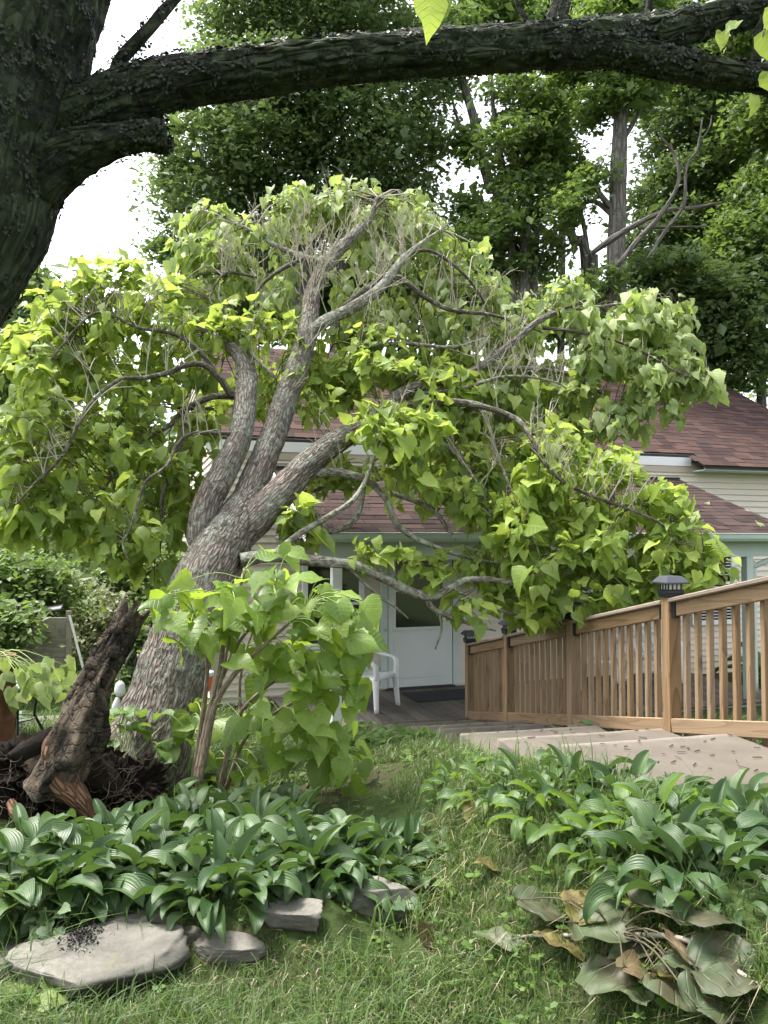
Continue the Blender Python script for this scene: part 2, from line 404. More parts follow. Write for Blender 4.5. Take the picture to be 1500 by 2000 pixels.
def soil_mat(name, c1, c2, bd=.02):
    t = NT(name); po = t.geo(); n = t.noise(po, 28., 5., .75); b = t.noise(po, 4., 4.)
    col = t.mix(t.ramp(b, [(.35, 0.), (.7, .6)]), t.ramp(n, [(.3, c1), (.75, c2)]), tuple(p * .6 for p in c1))
    return t.done(t.bsdf(col, .95, t.bump(n, 1., bd), .15))
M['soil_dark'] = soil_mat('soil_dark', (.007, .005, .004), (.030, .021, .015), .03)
M['soil'] = soil_mat('soil', (.05, .036, .022), (.13, .10, .062))
def ground_mat():
    t = NT('ground'); po = t.geo(); n = t.noise(po, 22., 5., .75); b = t.noise(po, 1.1, 4., .6); c = t.noise(po, 7., 4., .65)
    soil = t.ramp(n, [(.3, (.030, .023, .014)), (.75, (.085, .068, .044))])
    green = t.ramp(n, [(.3, (.022, .042, .010)), (.75, (.055, .09, .024))])
    col = t.mix(t.ramp(t.math('ADD', t.math('MULTIPLY', b, .6), t.math('MULTIPLY', c, .4)), [(.36, 0.), (.52, .9)]), soil, green)
    return t.done(t.bsdf(col, .95, t.bump(n, .8, .02), .15))
M['ground'] = ground_mat()
def rot_mat():
    t = NT('rotten_wood'); a = t.attr(); st = t.map(a, (1, 1, .12)); n = t.noise(st, 34., 5., .7, .3); b = t.noise(a, 6., 5., .65, .5)
    cr = t.ramp(t.math('ADD', t.vor(t.map(a, (1, 1, .6)), 30., 'DISTANCE_TO_EDGE'), t.math('MULTIPLY', t.math('SUBTRACT', t.noise(a, 9., 4.), .45), .9)), [(0., 0.), (.1, 1.)])
    grey = t.ramp(n, [(.3, (.036, .028, .021)), (.7, (.16, .128, .095))])
    bark = t.mix(cr, (.012, .010, .008), t.ramp(n, [(.3, (.016, .014, .011)), (.7, (.05, .043, .034))]))
    f = t.ramp(b, [(.42, 0.), (.52, 1.)])
    col = t.mix(f, bark, grey)
    return t.done(t.bsdf(col, .95, t.bump(t.math('ADD', n, t.math('ADD', t.math('MULTIPLY', f, -.6), t.math('MULTIPLY', cr, .5))), 1., .025), .15))
M['rotten_wood'] = rot_mat()
M['root_red'] = bark_mat('root_red', (.06, .032, .02), (.24, .135, .085), None, sx=30., bumpd=.02)
M['rust'] = plain('rust', (.16, .075, .05), .85, .2, .3, .45, 5., .4)
M['tin'] = plain('tin', (.20, .20, .215), .6, .3, .5, .2, 3.)
M['stick'] = plain('stick', (.33, .30, .26), .8, var=.3, scale=14.)

# ------------------------------------------------------------------ terrain
P1 = np.array([1.0, 9.02]); UD = np.array([-.222, .975]); ND = np.array([-.975, -.222])
def zline(s): return -.60 + .207 * np.clip(s, -.2, 5.6)
HO = np.array([.036, 10.93]); HT = math.radians(18.2)
HE = np.array([math.cos(HT), math.sin(HT)]); HN = np.array([-math.sin(HT), math.cos(HT)])   # along the front wall, into the house
FLOOR = -.55
def ground_z(x, y):
    x = np.asarray(x, float); y = np.asarray(y, float)
    z = -.085 * np.clip(y - 2.6, 0, 6.2) - .10 * ss(8.5, 10, y)
    z = z + .05 * np.clip(y - 17, 0, 40)
    s = -((x - P1[0]) * UD[0] + (y - P1[1]) * UD[1]); q = (x - P1[0]) * ND[0] + (y - P1[1]) * ND[1]
    w = ss(2.25, 1.45, q) * ss(-.9, .2, s) * ss(-3.5, -1.2, q)
    z = z * (1 - w) + (zline(s) - .05 + .075 * ss(1.2, 1.34, q)) * w
    bed = ss(.25, -.25, x) * ss(2.75, 3.3, y) * ss(6.6, 5.2, y)
    z = z + .16 * bed
    return z + .018 * vnoise(np.stack([x * 2.3, y * 2.3, 0 * x], -1)) * ss(30, 12, y)
def gpos(px, py):
    r = ray(px, py); d = 3.0
    lo, hi = .5, 60.
    for _ in range(50):
        m = (lo + hi) / 2; p = np.array([0, 0, CAM_H]) + r * m
        if p[2] > ground_z(p[0], p[1]): lo = m
        else: hi = m
    return np.array([0, 0, CAM_H]) + r * hi
def build_ground():
    mb = MB()
    xs = np.concatenate([-np.geomspace(90, 4.2, 22), np.linspace(-4, 5, 140), np.geomspace(5.2, 90, 22)])
    ys = np.concatenate([-np.geomspace(12, .5, 8), np.linspace(-.3, 12, 180), np.geomspace(12.3, 160, 40)])
    X, Y = np.meshgrid(xs, ys); Z = ground_z(X, Y)
    ny, nx = X.shape; i = np.arange(ny - 1)[:, None] * nx; j = np.arange(nx - 1)[None, :]
    Q = np.stack([i + j, i + j + 1, i + nx + j + 1, i + nx + j], -1).reshape(-1, 4)
    mb.add(np.stack([X, Y, Z], -1).reshape(-1, 3), Q)
    tag(mb.build('ground', M['ground']), kind='structure')
build_ground()

# ------------------------------------------------------------------ house
HR = Matrix.Rotation(HT, 3, 'Z')
def hp(a, b, z):
    p = HO + a * HE - b * HN; return (float(p[0]), float(p[1]), float(z))
A0, A1, DEPTH = -2.43, 8.95, 6.96
ROOF_S = .60                      # rise per metre of the main roof
EAVE_Z = 2.97                     # roof surface above the wall plane
RIDGE_B = 3.48
def hbox(name, a0, a1, b0, b1, z0, z1, m, parent, bevel=0.):
    return box(name, (a1 - a0, b1 - b0, z1 - z0), hp((a0 + a1) / 2, (b0 + b1) / 2, (z0 + z1) / 2), m, parent, HR, bevel)
def clapboards(parent, m, a0, a1, z0, z1, base, R, pitch=.098, clip=None):
    """Lapped boards, each its own part; base(a) -> world point of the wall plane at a, z=0."""
    cache = {}
    z = z0
    while z < z1 - .01:
        l, r = a0, a1
        if clip: l, r = clip(z + pitch * .5)
        if r - l > .1:
            w = round(r - l, 3)
            if w not in cache:
                h = w / 2; t = pitch + .012
                V = [[-h, 0, 0], [h, 0, 0], [h, -.030, 0], [-h, -.030, 0], [-h, 0, t], [h, 0, t], [h, -.003, t], [-h, -.003, t]]
                cache[w] = mk_mesh('clapboard', V, [[0, 1, 2, 3], [3, 2, 6, 7], [7, 6, 5, 4], [1, 0, 4, 5], [0, 3, 7, 4], [2, 1, 5, 6]], smooth=False)
            p = base((l + r) / 2)
            place('clapboard', cache[w], m, TR((p[0], p[1], z), R), parent)
        z += pitch
def shingles(parent, origin, ex, es, nrm, W, L, score, tabw=.27, expo=.145, clip=None, limit=300, mat='shingle'):
    """Shingle tabs laid in courses on a roof plane; the 300 that show largest are parts, the rest one part."""
    ex, es, nrm = (np.asarray(v, float) for v in (ex, es, nrm))
    rows = int(L / expo); R = Matrix((Vector(ex), Vector(es), Vector(nrm))).transposed()
    tilt = Matrix.Rotation(math.radians(-1.6), 3, 'X')
    tabs = []
    for r in range(rows):
        x = -random.random() * tabw
        while x < W - .02:
            w = tabw * random.choice((.7, 1., 1., 1.25)); x0, x1 = max(x, 0), min(x + w, W); x += w
            if x1 - x0 < .04: continue
            if clip and clip((x0 + x1) / 2, r * expo): continue
            c = origin + ex * ((x0 + x1) / 2) + es * (r * expo + expo * .62 + random.uniform(-.003, .003)) + nrm * (.012 + random.choice((0, 0, .004)))
            tabs.append((c, x1 - x0))
    sc = [score(t[0]) for t in tabs]; order = np.argsort(sc)[::-1]
    part = set(order[:limit].tolist()); mb = MB(); cache = {}
    Rt = R @ tilt; Rn = np.array(Rt)
    for i, (c, w) in enumerate(tabs):
        if i in part:
            k = round(w, 2)
            if k not in cache: cache[k] = box_mesh('shingle', k - .006, expo * 1.3, .008)
            place('shingle', cache[k], M[mat], TR(c, Rt), parent)
        else:
            mb.add(boxV(w - .006, expo * 1.3, .008) @ Rn.T + c, BOXF)
    tag(mb.build('shingle_field', M[mat], parent, smooth=False), kind='stuff')
def in_view(c):
    px, py, d = project(c); m = 0 if (-20 < px < 1520) else 6
    return -(d + m) + (3 if px > 1150 else 0)

house = thing('house', hp(0, 0, FLOOR), 'low cream sided house with brown shingle roof and front porch behind the fallen tree', 'house')
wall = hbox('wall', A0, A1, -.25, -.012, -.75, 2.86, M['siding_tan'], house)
def up_clap(z):
    return (A0, A1)
clapboards(wall, M['siding_tan'], A0, A1, -.72, .0, lambda a: hp(a, -.004, 0), HR) if False else None
# the front wall boards are one cream from end to end
clapboards(wall, M['siding'], A0, A1, -.72, 2.80, lambda a: hp(a, -.004, 0), HR)
# left gable wall
gw = place('gable_wall', None, None, TR(hp(A0, -DEPTH / 2, 0)), house)
V = [];
def gpt(b, z, o=0.): return np.array(hp(A0 + o, b, z))
V = [gpt(-.02, -.75, .02), gpt(-DEPTH, -.75, .02), gpt(-DEPTH, 2.86, .02), gpt(-RIDGE_B, 2.86 + RIDGE_B * ROOF_S, .02), gpt(-.02, 2.86, .02)]
V += [v + np.array([HE[0], HE[1], 0]) * .12 for v in V]
bm = bmesh.new(); bv = [bm.verts.new(v) for v in V]
bm.faces.new(bv[:5]); bm.faces.new(bv[5:][::-1])
for k in range(5): bm.faces.new((bv[k], bv[k + 5], bv[(k + 1) % 5 + 5], bv[(k + 1) % 5]))
bmesh.ops.recalc_face_normals(bm, faces=bm.faces[:]); me = bpy.data.meshes.new('gable_panel'); bm.to_mesh(me); bm.free()
place('gable_panel', me, M['siding'], None, gw)
GR = Matrix.Rotation(HT - math.pi / 2, 3, 'Z')
def gclip(z):
    if z < 2.86: return (-DEPTH, 0.)
    k = (z - 2.86) / ROOF_S; return (-DEPTH + k, -k)
clapboards(gw, M['siding'], -DEPTH, 0, -.72, 2.86 + RIDGE_B * ROOF_S - .1, lambda b: hp(A0 + .004, b, 0), GR, clip=gclip)
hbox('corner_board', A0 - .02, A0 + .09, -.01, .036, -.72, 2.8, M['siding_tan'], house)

# main roof
nrm_v = np.array([HN[0] * -ROOF_S, HN[1] * -ROOF_S, 1.]); nrm_v /= np.linalg.norm(nrm_v)
es_v = np.array([HN[0], HN[1], ROOF_S]); SL = math.hypot(1, ROOF_S); es_v /= SL
ex_v = np.array([HE[0], HE[1], 0.])
roof = place('roof', None, None, TR(hp(3, -RIDGE_B, EAVE_Z)), house)
A_STEP = 5.24                       # the eave runs lower right of here
def slab(name, a0, a1, b0, b1, z_of_b, th, m, parent):
    V = [hp(a, b, z_of_b(b) - dz) for dz in (0, th) for a, b in ((a0, b0), (a1, b0), (a1, b1), (a0, b1))]
    return place(name, mk_mesh(name, V, [[3, 2, 1, 0], [4, 5, 6, 7], [0, 1, 5, 4], [1, 2, 6, 5], [2, 3, 7, 6], [3, 0, 4, 7]], smooth=False), m, None, parent)
zr = lambda b: EAVE_Z - ROOF_S * b if b > -RIDGE_B else EAVE_Z + ROOF_S * RIDGE_B - ROOF_S * (-RIDGE_B - b)
slab('deck_board', A0 - .12, A_STEP, .04, -RIDGE_B, zr, .05, M['flashing'], roof)
slab('deck_board', A_STEP, A1, .36, -RIDGE_B, zr, .05, M['flashing'], roof)
slab('deck_board', A0 - .12, A1, -RIDGE_B - .01, -DEPTH - .3, zr, .05, M['flashing'], roof)
LR = (RIDGE_B + .36) * SL
def step_clip(x, s): return (A0 - .14 + x < A_STEP) and (.38 - s / SL > .055)
shingles(roof, np.array(hp(A0 - .14, .38, EAVE_Z - ROOF_S * .38)), ex_v, es_v, nrm_v, A1 - A0 + .16, LR, in_view, clip=step_clip)
hbox('fascia', A0 - .1, A_STEP, .01, .042, 2.765, 2.905, M['white_paint'], house)
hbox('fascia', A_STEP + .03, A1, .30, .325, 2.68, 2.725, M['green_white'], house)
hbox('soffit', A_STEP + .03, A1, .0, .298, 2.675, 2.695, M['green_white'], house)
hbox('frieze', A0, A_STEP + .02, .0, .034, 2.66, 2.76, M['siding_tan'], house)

# porch roof
PA0, PA1, PB = -1.62, 4.99, 2.36
pz = lambda b: 2.54 - .378 * b
proof = place('porch_roof', None, None, TR(hp(1.7, 1.2, 2.1)), house)
slab('deck_board', PA0, PA1, PB, .02, pz, .045, M['flashing'], proof)
PSL = math.hypot(1, .378)
pn = np.array([-HN[0] * .378, -HN[1] * .378, 1.]); pn /= np.linalg.norm(pn)
pes = np.array([HN[0], HN[1], .378]) / PSL
shingles(proof, np.array(hp(PA0 - .02, PB + .02, pz(PB + .02))), ex_v, pes, pn, PA1 - PA0 + .04, (PB - .0) * PSL, in_view, mat='shingle_porch')
hbox('flashing_strip', PA0, PA1 + .02, .0, .05, 2.548, 2.575, M['flashing'], proof)
slab('rake_board', PA0 - .045, PA0 - .022, PB + .02, .02, lambda b: pz(b) - .0, .15, M['white_paint'], proof)
slab('rake_board', PA1 + .022, PA1 + .045, PB + .02, .02, lambda b: pz(b) - .0, .12, M['white_paint'], proof)
# gutter: a swept open profile
gp = [(0, .10), (.0, .0), (.055, .0), (.085, .035), (.095, .085), (.11, .10), (.10, .103), (.085, .085), (.075, .04), (.05, .01), (.01, .01), (.01, .10)]
gz = pz(PB) - .095
V = [hp(a, PB + .035 + d, gz + h) for a in (PA0 - .05, PA1 + .1) for d, h in gp]; k = len(gp)
place('gutter', mk_mesh('gutter', V, [[i, (i + 1) % k, (i + 1) % k + k, i + k] for i in range(k)], smooth=False), M['green_white'], None, proof)
hbox('gutter_end', PA0 - .056, PA0 - .05, PB + .035, PB + .145, gz, gz + .1, M['white_paint'], proof)
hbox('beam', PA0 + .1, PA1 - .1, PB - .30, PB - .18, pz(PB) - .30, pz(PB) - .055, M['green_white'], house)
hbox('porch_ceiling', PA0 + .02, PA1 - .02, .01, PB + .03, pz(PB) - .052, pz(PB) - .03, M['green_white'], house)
for a in (-1.29, 4.38):
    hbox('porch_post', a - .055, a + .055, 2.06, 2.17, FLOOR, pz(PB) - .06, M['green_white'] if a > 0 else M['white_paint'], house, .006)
# downspout by the right porch post
V = []
path = [hp(5.0, PB + .02, gz - .02), hp(5.0, PB - .02, gz - .10), hp(4.52, 2.12, gz - .33), hp(4.5, 2.1, gz - .42), hp(4.5, 2.1, FLOOR + .1)]
tv = tube(path, [.036] * 5, 8, 40); mb = MB(); mb.add(*tv[:3], tv[3]); mb.build('downspout', M['green_white'], house)

# porch floor boards
pf = place('porch_floor', None, None, TR(hp(1.7, 1.1, FLOOR)), house)
a = -1.62; bm_ = box_mesh('board', 2.2, .138, .03, .003)
while a < 5.0:
    place('board', bm_, M['porch_board'], TR(hp(a + .07, 1.105, FLOOR - .016 + random.uniform(-.0015, .0015)), HR @ Matrix.Rotation(math.pi / 2, 3, 'Z')), pf)
    a += .142
hbox('skirt_board', -1.62, 5.0, 2.14, 2.17, FLOOR - .22, FLOOR - .04, M['skirt'], house)
hbox('floor_edge', -1.62, 5.0, 2.172, 2.20, FLOOR - .042, FLOOR - .012, M['flashing'], house)
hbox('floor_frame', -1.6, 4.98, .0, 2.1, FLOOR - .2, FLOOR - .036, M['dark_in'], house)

# storm door
door = place('door', None, None, TR(hp(.5, .04, FLOOR)), house)
DZ = FLOOR + .02; DT = 1.46
for (x0, x1, z0, z1) in ((-.10, -.0, DZ, DT + .08), (1.0, 1.10, DZ, DT + .08)):
    hbox('door_casing', x0, x1, .012, .055, z0, z1, M['green_white'], door, .004)
hbox('door_casing', 0, 1.0, .012, .053, DT, DT + .08, M['green_white'], door, .004)
hbox('door_leaf', 0.01, .99, .014, .045, DZ + .01, DT - .005, M['door_paint'], door, .004)
hbox('kick_panel', .09, .91, .044, .051, DZ + .14, .22, M['door_paint'], door, .003)
for (x0, x1, z0, z1) in ((.08, .12, .28, 1.40), (.84, .88, .28, 1.40), (.12, .84, .28, .325), (.12, .84, 1.355, 1.40), (.12, .84, .83, .855)):
    hbox('glazing_bar', x0, x1, .044, .058, z0, z1, M['door_paint'], door, .003)
hbox('pane', .115, .845, .0455, .0475, .32, 1.36, M['glass'], door)
hbox('threshold', -.02, 1.02, .02, .09, FLOOR + .001, FLOOR + .025, M['flashing'], door)
hbox('handle', -.04, -.01, .06, .1, .28, .31, M['brass'], door, .005)

def window(a0, a1, z0, z1, slats, name='window'):
    w = place(name, None, None, TR(hp((a0 + a1) / 2, .03, z0)), house)
    t = .075
    hbox('frame', a0 - t, a0, .01, .066, z0 - t, z1 + t, M['white_paint'], w, .004)
    hbox('frame', a1, a1 + t, .01, .066, z0 - t, z1 + t, M['white_paint'], w, .004)
    hbox('frame', a0, a1, .01, .064, z1, z1 + t, M['white_paint'], w, .004)
    hbox('sill', a0, a1, .01, .085, z0 - t, z0, M['white_paint'], w, .004)
    hbox('sash_rail', a0, a1, .034, .050, (z0 + z1) / 2 - .02, (z0 + z1) / 2 + .02, M['white_paint'], w)
    hbox('pane', a0, a1, .032, .036, z0, z1, M['glass'] if not slats else M['dark_in'], w)
    if slats:
        n = int((z1 - z0) / .05)
        sm = box_mesh('blind_slat', a1 - a0 - .02, .03, .003)
        for k in range(n):
            if random.random() < .12: continue
            place('blind_slat', sm, M['blind'], TR(hp((a0 + a1) / 2, .052, z1 - .02 - k * .05), HR @ Matrix.Rotation(math.radians(28), 3, 'X')), w)
window(-1.15, -.42, .15, 1.22, False)
window(5.28, 6.0, .25, 1.46, True)
window(2.5, 3.6, .25, 1.30, False)

dm = box('doormat', (1.0, .62, .012), hp(.62, .62, FLOOR + .0075), M['mat_rubber'], None, HR, .004)
tag(dm, 'black rubber doormat lying on the porch boards at the storm door', 'doormat')
fx = thing('porch_lamp', hp(.30, 1.2, 1.4), 'small white ceiling lamp hanging under the porch roof before the storm door', 'lamp')
V, Q, T3, A = tube([hp(.30, 1.2, 1.6), hp(.30, 1.2, 1.45), hp(.30, 1.2, 1.42)], [.02, .02, .03], 8); MB().add(V, Q, T3, A).build('stem', M['white_paint'], fx)
V, Q, T3, A = tube([hp(.30, 1.2, 1.44), hp(.30, 1.2, 1.40), hp(.30, 1.2, 1.33), hp(.30, 1.2, 1.27)], [.03, .055, .06, .03], 12); MB().add(V, Q, T3, A).build('globe', M['white_paint'], fx)

# ------------------------------------------------------------------ concrete steps
steps = thing('concrete_stairs', (float(P1[0]), float(P1[1]), -.6), 'broad tan concrete stairs of deep treads running down to the porch along the railing', 'stairs')
srot = Matrix(((ND[0], -UD[0], 0), (ND[1], -UD[1], 0), (0, 0, 1)))       # x: across (towards the lawn), y: up the flight
def tread(s0, s1, ztop, q0=-.12, q1=1.28, th=.2, seed=0):
    """A worn slab with chipped, slightly rounded edges."""
    nx, ny = 30, 22; V = []; Q = []
    ed = lambda a, b, n: np.concatenate([[a, a + .008, a + .02], np.linspace(a + .06, b - .06, n - 6), [b - .02, b - .008, b]])
    us = ed(q0, q1, nx); vs_ = ed(s0, s1, ny)
    U, Wd = np.meshgrid(us, vs_)
    e = np.minimum(np.minimum(U - q0, q1 - U), np.minimum(Wd - s0, s1 - Wd))
    Z = ztop + .0022 * fbm(np.stack([U * 5, Wd * 5, 0 * U + seed], -1), 3) - .010 * np.exp(-e / .006) * (1 + .8 * vnoise(np.stack([U * 14, Wd * 14, 0 * U + seed], -1)))
    top = np.stack([P1[0] + U * ND[0] - Wd * UD[0], P1[1] + U * ND[1] - Wd * UD[1], Z], -1).reshape(-1, 3)
    i = np.arange(ny - 1)[:, None] * nx; j = np.arange(nx - 1)[None, :]
    Q = np.stack([i + j, i + nx + j, i + nx + j + 1, i + j + 1], -1).reshape(-1, 4)
    ring = list(range(nx)) + [r * nx + nx - 1 for r in range(1, ny)] + [(ny - 1) * nx + c for c in range(nx - 2, -1, -1)] + [r * nx for r in range(ny - 2, 0, -1)]
    low = top[ring].copy(); low[:, 2] = ztop - th
    n0 = len(top); k = len(ring)
    Q2 = [[ring[c], ring[(c + 1) % k], n0 + (c + 1) % k, n0 + c] for c in range(k)]
    tv_ = np.stack([U, Wd - s0, 0 * U + seed], -1).reshape(-1, 3)
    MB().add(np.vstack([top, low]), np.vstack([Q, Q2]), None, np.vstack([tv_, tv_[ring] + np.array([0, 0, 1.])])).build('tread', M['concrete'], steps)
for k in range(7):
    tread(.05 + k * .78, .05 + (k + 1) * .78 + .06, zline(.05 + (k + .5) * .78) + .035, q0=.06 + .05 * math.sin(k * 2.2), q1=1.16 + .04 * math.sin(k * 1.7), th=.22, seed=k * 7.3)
tread(-.9, .04, -.60, q0=-.5, q1=1.9, th=.15, seed=91)

# ------------------------------------------------------------------ wooden railing
rail = thing('wooden_railing', (float(P1[0]), float(P1[1]), -.6), 'natural wood stair railing with square balusters and black solar post caps', 'railing')
def rl(s, q=0., z=0.): 
    p = P1 - UD * s + ND * q; return np.array([p[0], p[1], z])
POST_S = [0., 1.21, 2.63, 4.03, 5.45]
def zb(s): return -.60 + .207 * s
RZ = math.atan2(-UD[1], -UD[0])       # heading of the climb
slope = math.atan(.207)
railR = Matrix.Rotation(RZ, 3, 'Z') @ Matrix.Rotation(-slope, 3, 'Y')
postR = Matrix.Rotation(RZ, 3, 'Z')
PH = 1.0
PR = Matrix.Rotation(RZ, 3, 'Z') @ Matrix.Rotation(-math.pi / 2, 3, 'Y')     # local x = up
def post_cap(p):
    c = place('solar_cap', None, None, TR(p, postR), rail)
    def fr(name, rings, m, seg=4):
        V = []; Q = []
        for w, z in rings:
            for sx, sy in ((-1, -1), (1, -1), (1, 1), (-1, 1)): V.append((sx * w / 2, sy * w / 2, z))
        for r in range(len(rings) - 1):
            for k in range(4): Q.append([r * 4 + k, r * 4 + (k + 1) % 4, r * 4 + 4 + (k + 1) % 4, r * 4 + 4 + k])
        n = (len(rings) - 1) * 4; Q.append([n, n + 1, n + 2, n + 3]); Q.append([3, 2, 1, 0])
        place(name, mk_mesh(name, V, Q, smooth=False), m, TR(p, postR), c)
    fr('collar', [(.112, -.03), (.116, -.005), (.122, .0), (.122, .018), (.108, .024)], M['black_metal'])
    fr('lens', [(.088, .022), (.088, .066)], M['lens'])
    for k in range(4):
        for o in (-.5, -.17, .17, .5):
            R = Matrix.Rotation(k * math.pi / 2, 3, 'Z'); v = R @ Vector((o * .092, .046, .045))
            q = Vector(p) + postR @ v
            place('mullion', MUL, M['black_metal'], TR(q, postR @ R), c)
    fr('cap_roof', [(.168, .062), (.170, .070), (.162, .076), (.104, .108), (.096, .111)], M['cap_roof'])
MUL = box_mesh('mullion', .007, .007, .046)
pm = box_mesh('post', PH + .25, .089, .089, .004); 
for i, s in enumerate(POST_S):
    b = rl(s, 0, zb(s)); c = b + np.array([0, 0, (PH - .25) / 2])
    place('post', pm, M['wood_rail'], TR(c, PR), rail)
    if s < 5.4: post_cap(b + np.array([0, 0, PH + .002]))
balm = box_mesh('baluster', .92, .036, .036, .003)
for i in range(4):
    s0, s1 = POST_S[i] + .047, POST_S[i + 1] - .047; sm = (s0 + s1) / 2; L = (s1 - s0) / math.cos(slope)
    box('top_rail', (L, .04, .089), rl(sm, .0, zb(sm) + PH - .115), M['wood_rail'], rail, railR, .004)
    box('cap_rail', (L, .115, .028), rl(sm, .0, zb(sm) + PH - .055), M['wood_cap'], rail, railR, .006)
    box('bottom_rail', (L, .04, .089), rl(sm, .02, zb(sm) + .135), M['wood_rail'], rail, railR, .004)
    n = int(round((s1 - s0) / .118)); 
    for k in range(n):
        s = s0 + (k + .5) * (s1 - s0) / n
        place('baluster', balm, M['wood_rail'], TR(rl(s, -.041, zb(s) + .475), PR @ Matrix.Rotation(random.uniform(-.01, .01), 3, 'X')), rail)
    for s in (s0 + .003, s1 - .003):
        box('bracket', (.012, .052, .10), rl(s, .0, zb(s) + PH - .118), M['black_metal'], rail, postR)
        box('bracket', (.035, .008, .10), rl(s + (.02 if s < sm else -.02), .026, zb(s) + PH - .118), M['black_metal'], rail, postR)

# ------------------------------------------------------------------ plastic chairs
def make_chair(loc, rz, label):
    root = thing('plastic_chair', loc, label, 'chair', 'white plastic porch chairs', rz)
    W = WORLD[root.name]
    def part(name, mb): return mb.build(name, M['plastic_white'], root, W)
    # seat: curved panel with slots
    mb = MB(); nx, ny = 9, 7
    for k in range(7):
        x0, x1 = -.23 + k * .066, -.23 + k * .066 + .055
        V = []; 
        for y in np.linspace(-.25, .22, ny):
            for x in (x0, x1):
                V.append((x, y, .40 + .025 * ((x / .23) ** 2) + .02 * ((-y + .0) / .25 > .6) * 0 - .03 * (y + .25)))
        V = np.array(V); V2 = V - np.array([0, 0, .012]); n = len(V)
        Q = []
        for r in range(ny - 1):
            a_ = r * 2; Q += [[a_, a_ + 1, a_ + 3, a_ + 2], [n + a_ + 2, n + a_ + 3, n + a_ + 1, n + a_], [a_, a_ + 2, n + a_ + 2, n + a_], [a_ + 3, a_ + 1, n + a_ + 1, n + a_ + 3]]
        mb.add(np.vstack([V, V2]), Q)
    mb.add(boxV(.48, .05, .05, (0, -.255, .395)), BOXF); mb.add(boxV(.46, .04, .04, (0, .22, .385)), BOXF)
    part('seat', mb)
    # backrest: vertical slats in an arched frame
    mb = MB()
    def bk(x, z): return (x, .20 + .16 * (z - .38) / .45 - .10 * (x / .25) ** 2, z)
    for k in range(5):
        x = -.14 + k * .07; V, Q, T3, A = tube([bk(x, .40), bk(x, .58), bk(x, .80 - 1.2 * x * x)], [.02] * 3, 4, 6); mb.add(V, Q, T3, A)
    V, Q, T3, A = tube([bk(-.23, .40), bk(-.23, .62), bk(-.19, .78), bk(0, .84), bk(.19, .78), bk(.23, .62), bk(.23, .40)], [.026] * 7, 6, 26); mb.add(V, Q, T3, A)
    part('backrest', mb)
    def band(pts, rad, kx, ky, n):
        """A moulded strip: a tube spread sideways (kx) or fore and aft (ky)."""
        pts = np.array(pts, float); V, Q, T3, A = tube(pts, rad, 10, n); C = catmull(pts, n); k = 10 * n
        off = V[:k].reshape(n, 10, 3) - C[:, None, :]; V[:k] = (C[:, None, :] + off * np.array([kx, ky, 1.])).reshape(-1, 3)
        return MB().add(V, Q, T3, A)
    for s in (-1, 1):
        part('armrest', band([bk(s * .20, .80), (s * .25, .16, .70), (s * .28, -.04, .645), (s * .285, -.20, .62), (s * .28, -.27, .585), (s * .265, -.285, .50), (s * .255, -.28, .40)], [.018, .018, .018, .019, .02, .02, .02], 2.1, 1.7, 30))
        part('leg', band([(s * .25, -.27, .43), (s * .265, -.285, .2), (s * .28, -.30, 0)], [.03, .024, .02], 1.2, 1.6, 8))
        part('leg', band([(s * .23, .21, .43), (s * .25, .27, .2), (s * .265, .32, 0)], [.03, .024, .02], 1.2, 1.6, 8))
        part('side_panel', band([(s * .25, -.28, .40), (s * .245, 0, .385), (s * .235, .22, .40)], [.03, .026, .03], .7, 1., 12))
make_chair(hp(-.58, .95, FLOOR), HT + .75, 'white plastic armchair on the porch beside the storm door')
make_chair(hp(3.0, .75, FLOOR), HT - .5, 'white plastic armchair seen through the balusters, the one nearer the storm door')
make_chair(hp(3.95, .7, FLOOR), HT + .3, 'white plastic armchair seen through the balusters beside the right porch post')

# ------------------------------------------------------------------ leaves
HEART_R = [(-.10, .17), (-.04, .35), (.17, .45), (.42, .40), (.66, .25), (.86, .09)]
HEART_M = [0., .17, .42, .66, .86, 1.]
def heart_mesh(fold=.25, droop=.3, wave=.05, curl=0., seed=0):
    """A heart-shaped leaf, base at the origin, tip along +x; returns V, quads, tris, attr."""
    rg = random.Random(seed); V = []
    for m in HEART_M: V.append((m, 0, 0))
    for s in (1, -1):
        for x, y in HEART_R: V.append((x + rg.uniform(-.045, .045), s * y * rg.uniform(.82, 1.12), 0))
    V = np.array(V, float); A = V.copy()
    ph = rg.uniform(0, 6)
    x, y = V[:, 0].copy(), V[:, 1].copy()
    z = fold * np.abs(y) + wave * np.sin(9 * x + ph + np.sign(y)) * np.abs(y) * 2 + rg.uniform(-.12, .12) * y
    if curl:
        z = z - curl * y * y * 1.4
        V[:, 1] = y * (1 - .35 * abs(curl))
    # bend along the length
    ang = -droop * np.clip(x, 0, 1) ** 1.3
    V[:, 0] = x * np.cos(ang * .6) ; V[:, 2] = z + x * np.sin(ang)
    Q = []; T = []
    for s in range(2):
        o = 6 + s * 6
        tri = [(0, o, o + 1)]; qs = [(0, o + 1, o + 2, 1), (1, o + 2, o + 3, 2), (2, o + 3, o + 4, 3), (3, o + 4, o + 5, 4)]; tri.append((4, o + 5, 5))
        if s == 0: tri = [t[::-1] for t in tri]; qs = [q[::-1] for q in qs]
        Q += qs; T += tri
    return V, np.array(Q), np.array(T), A
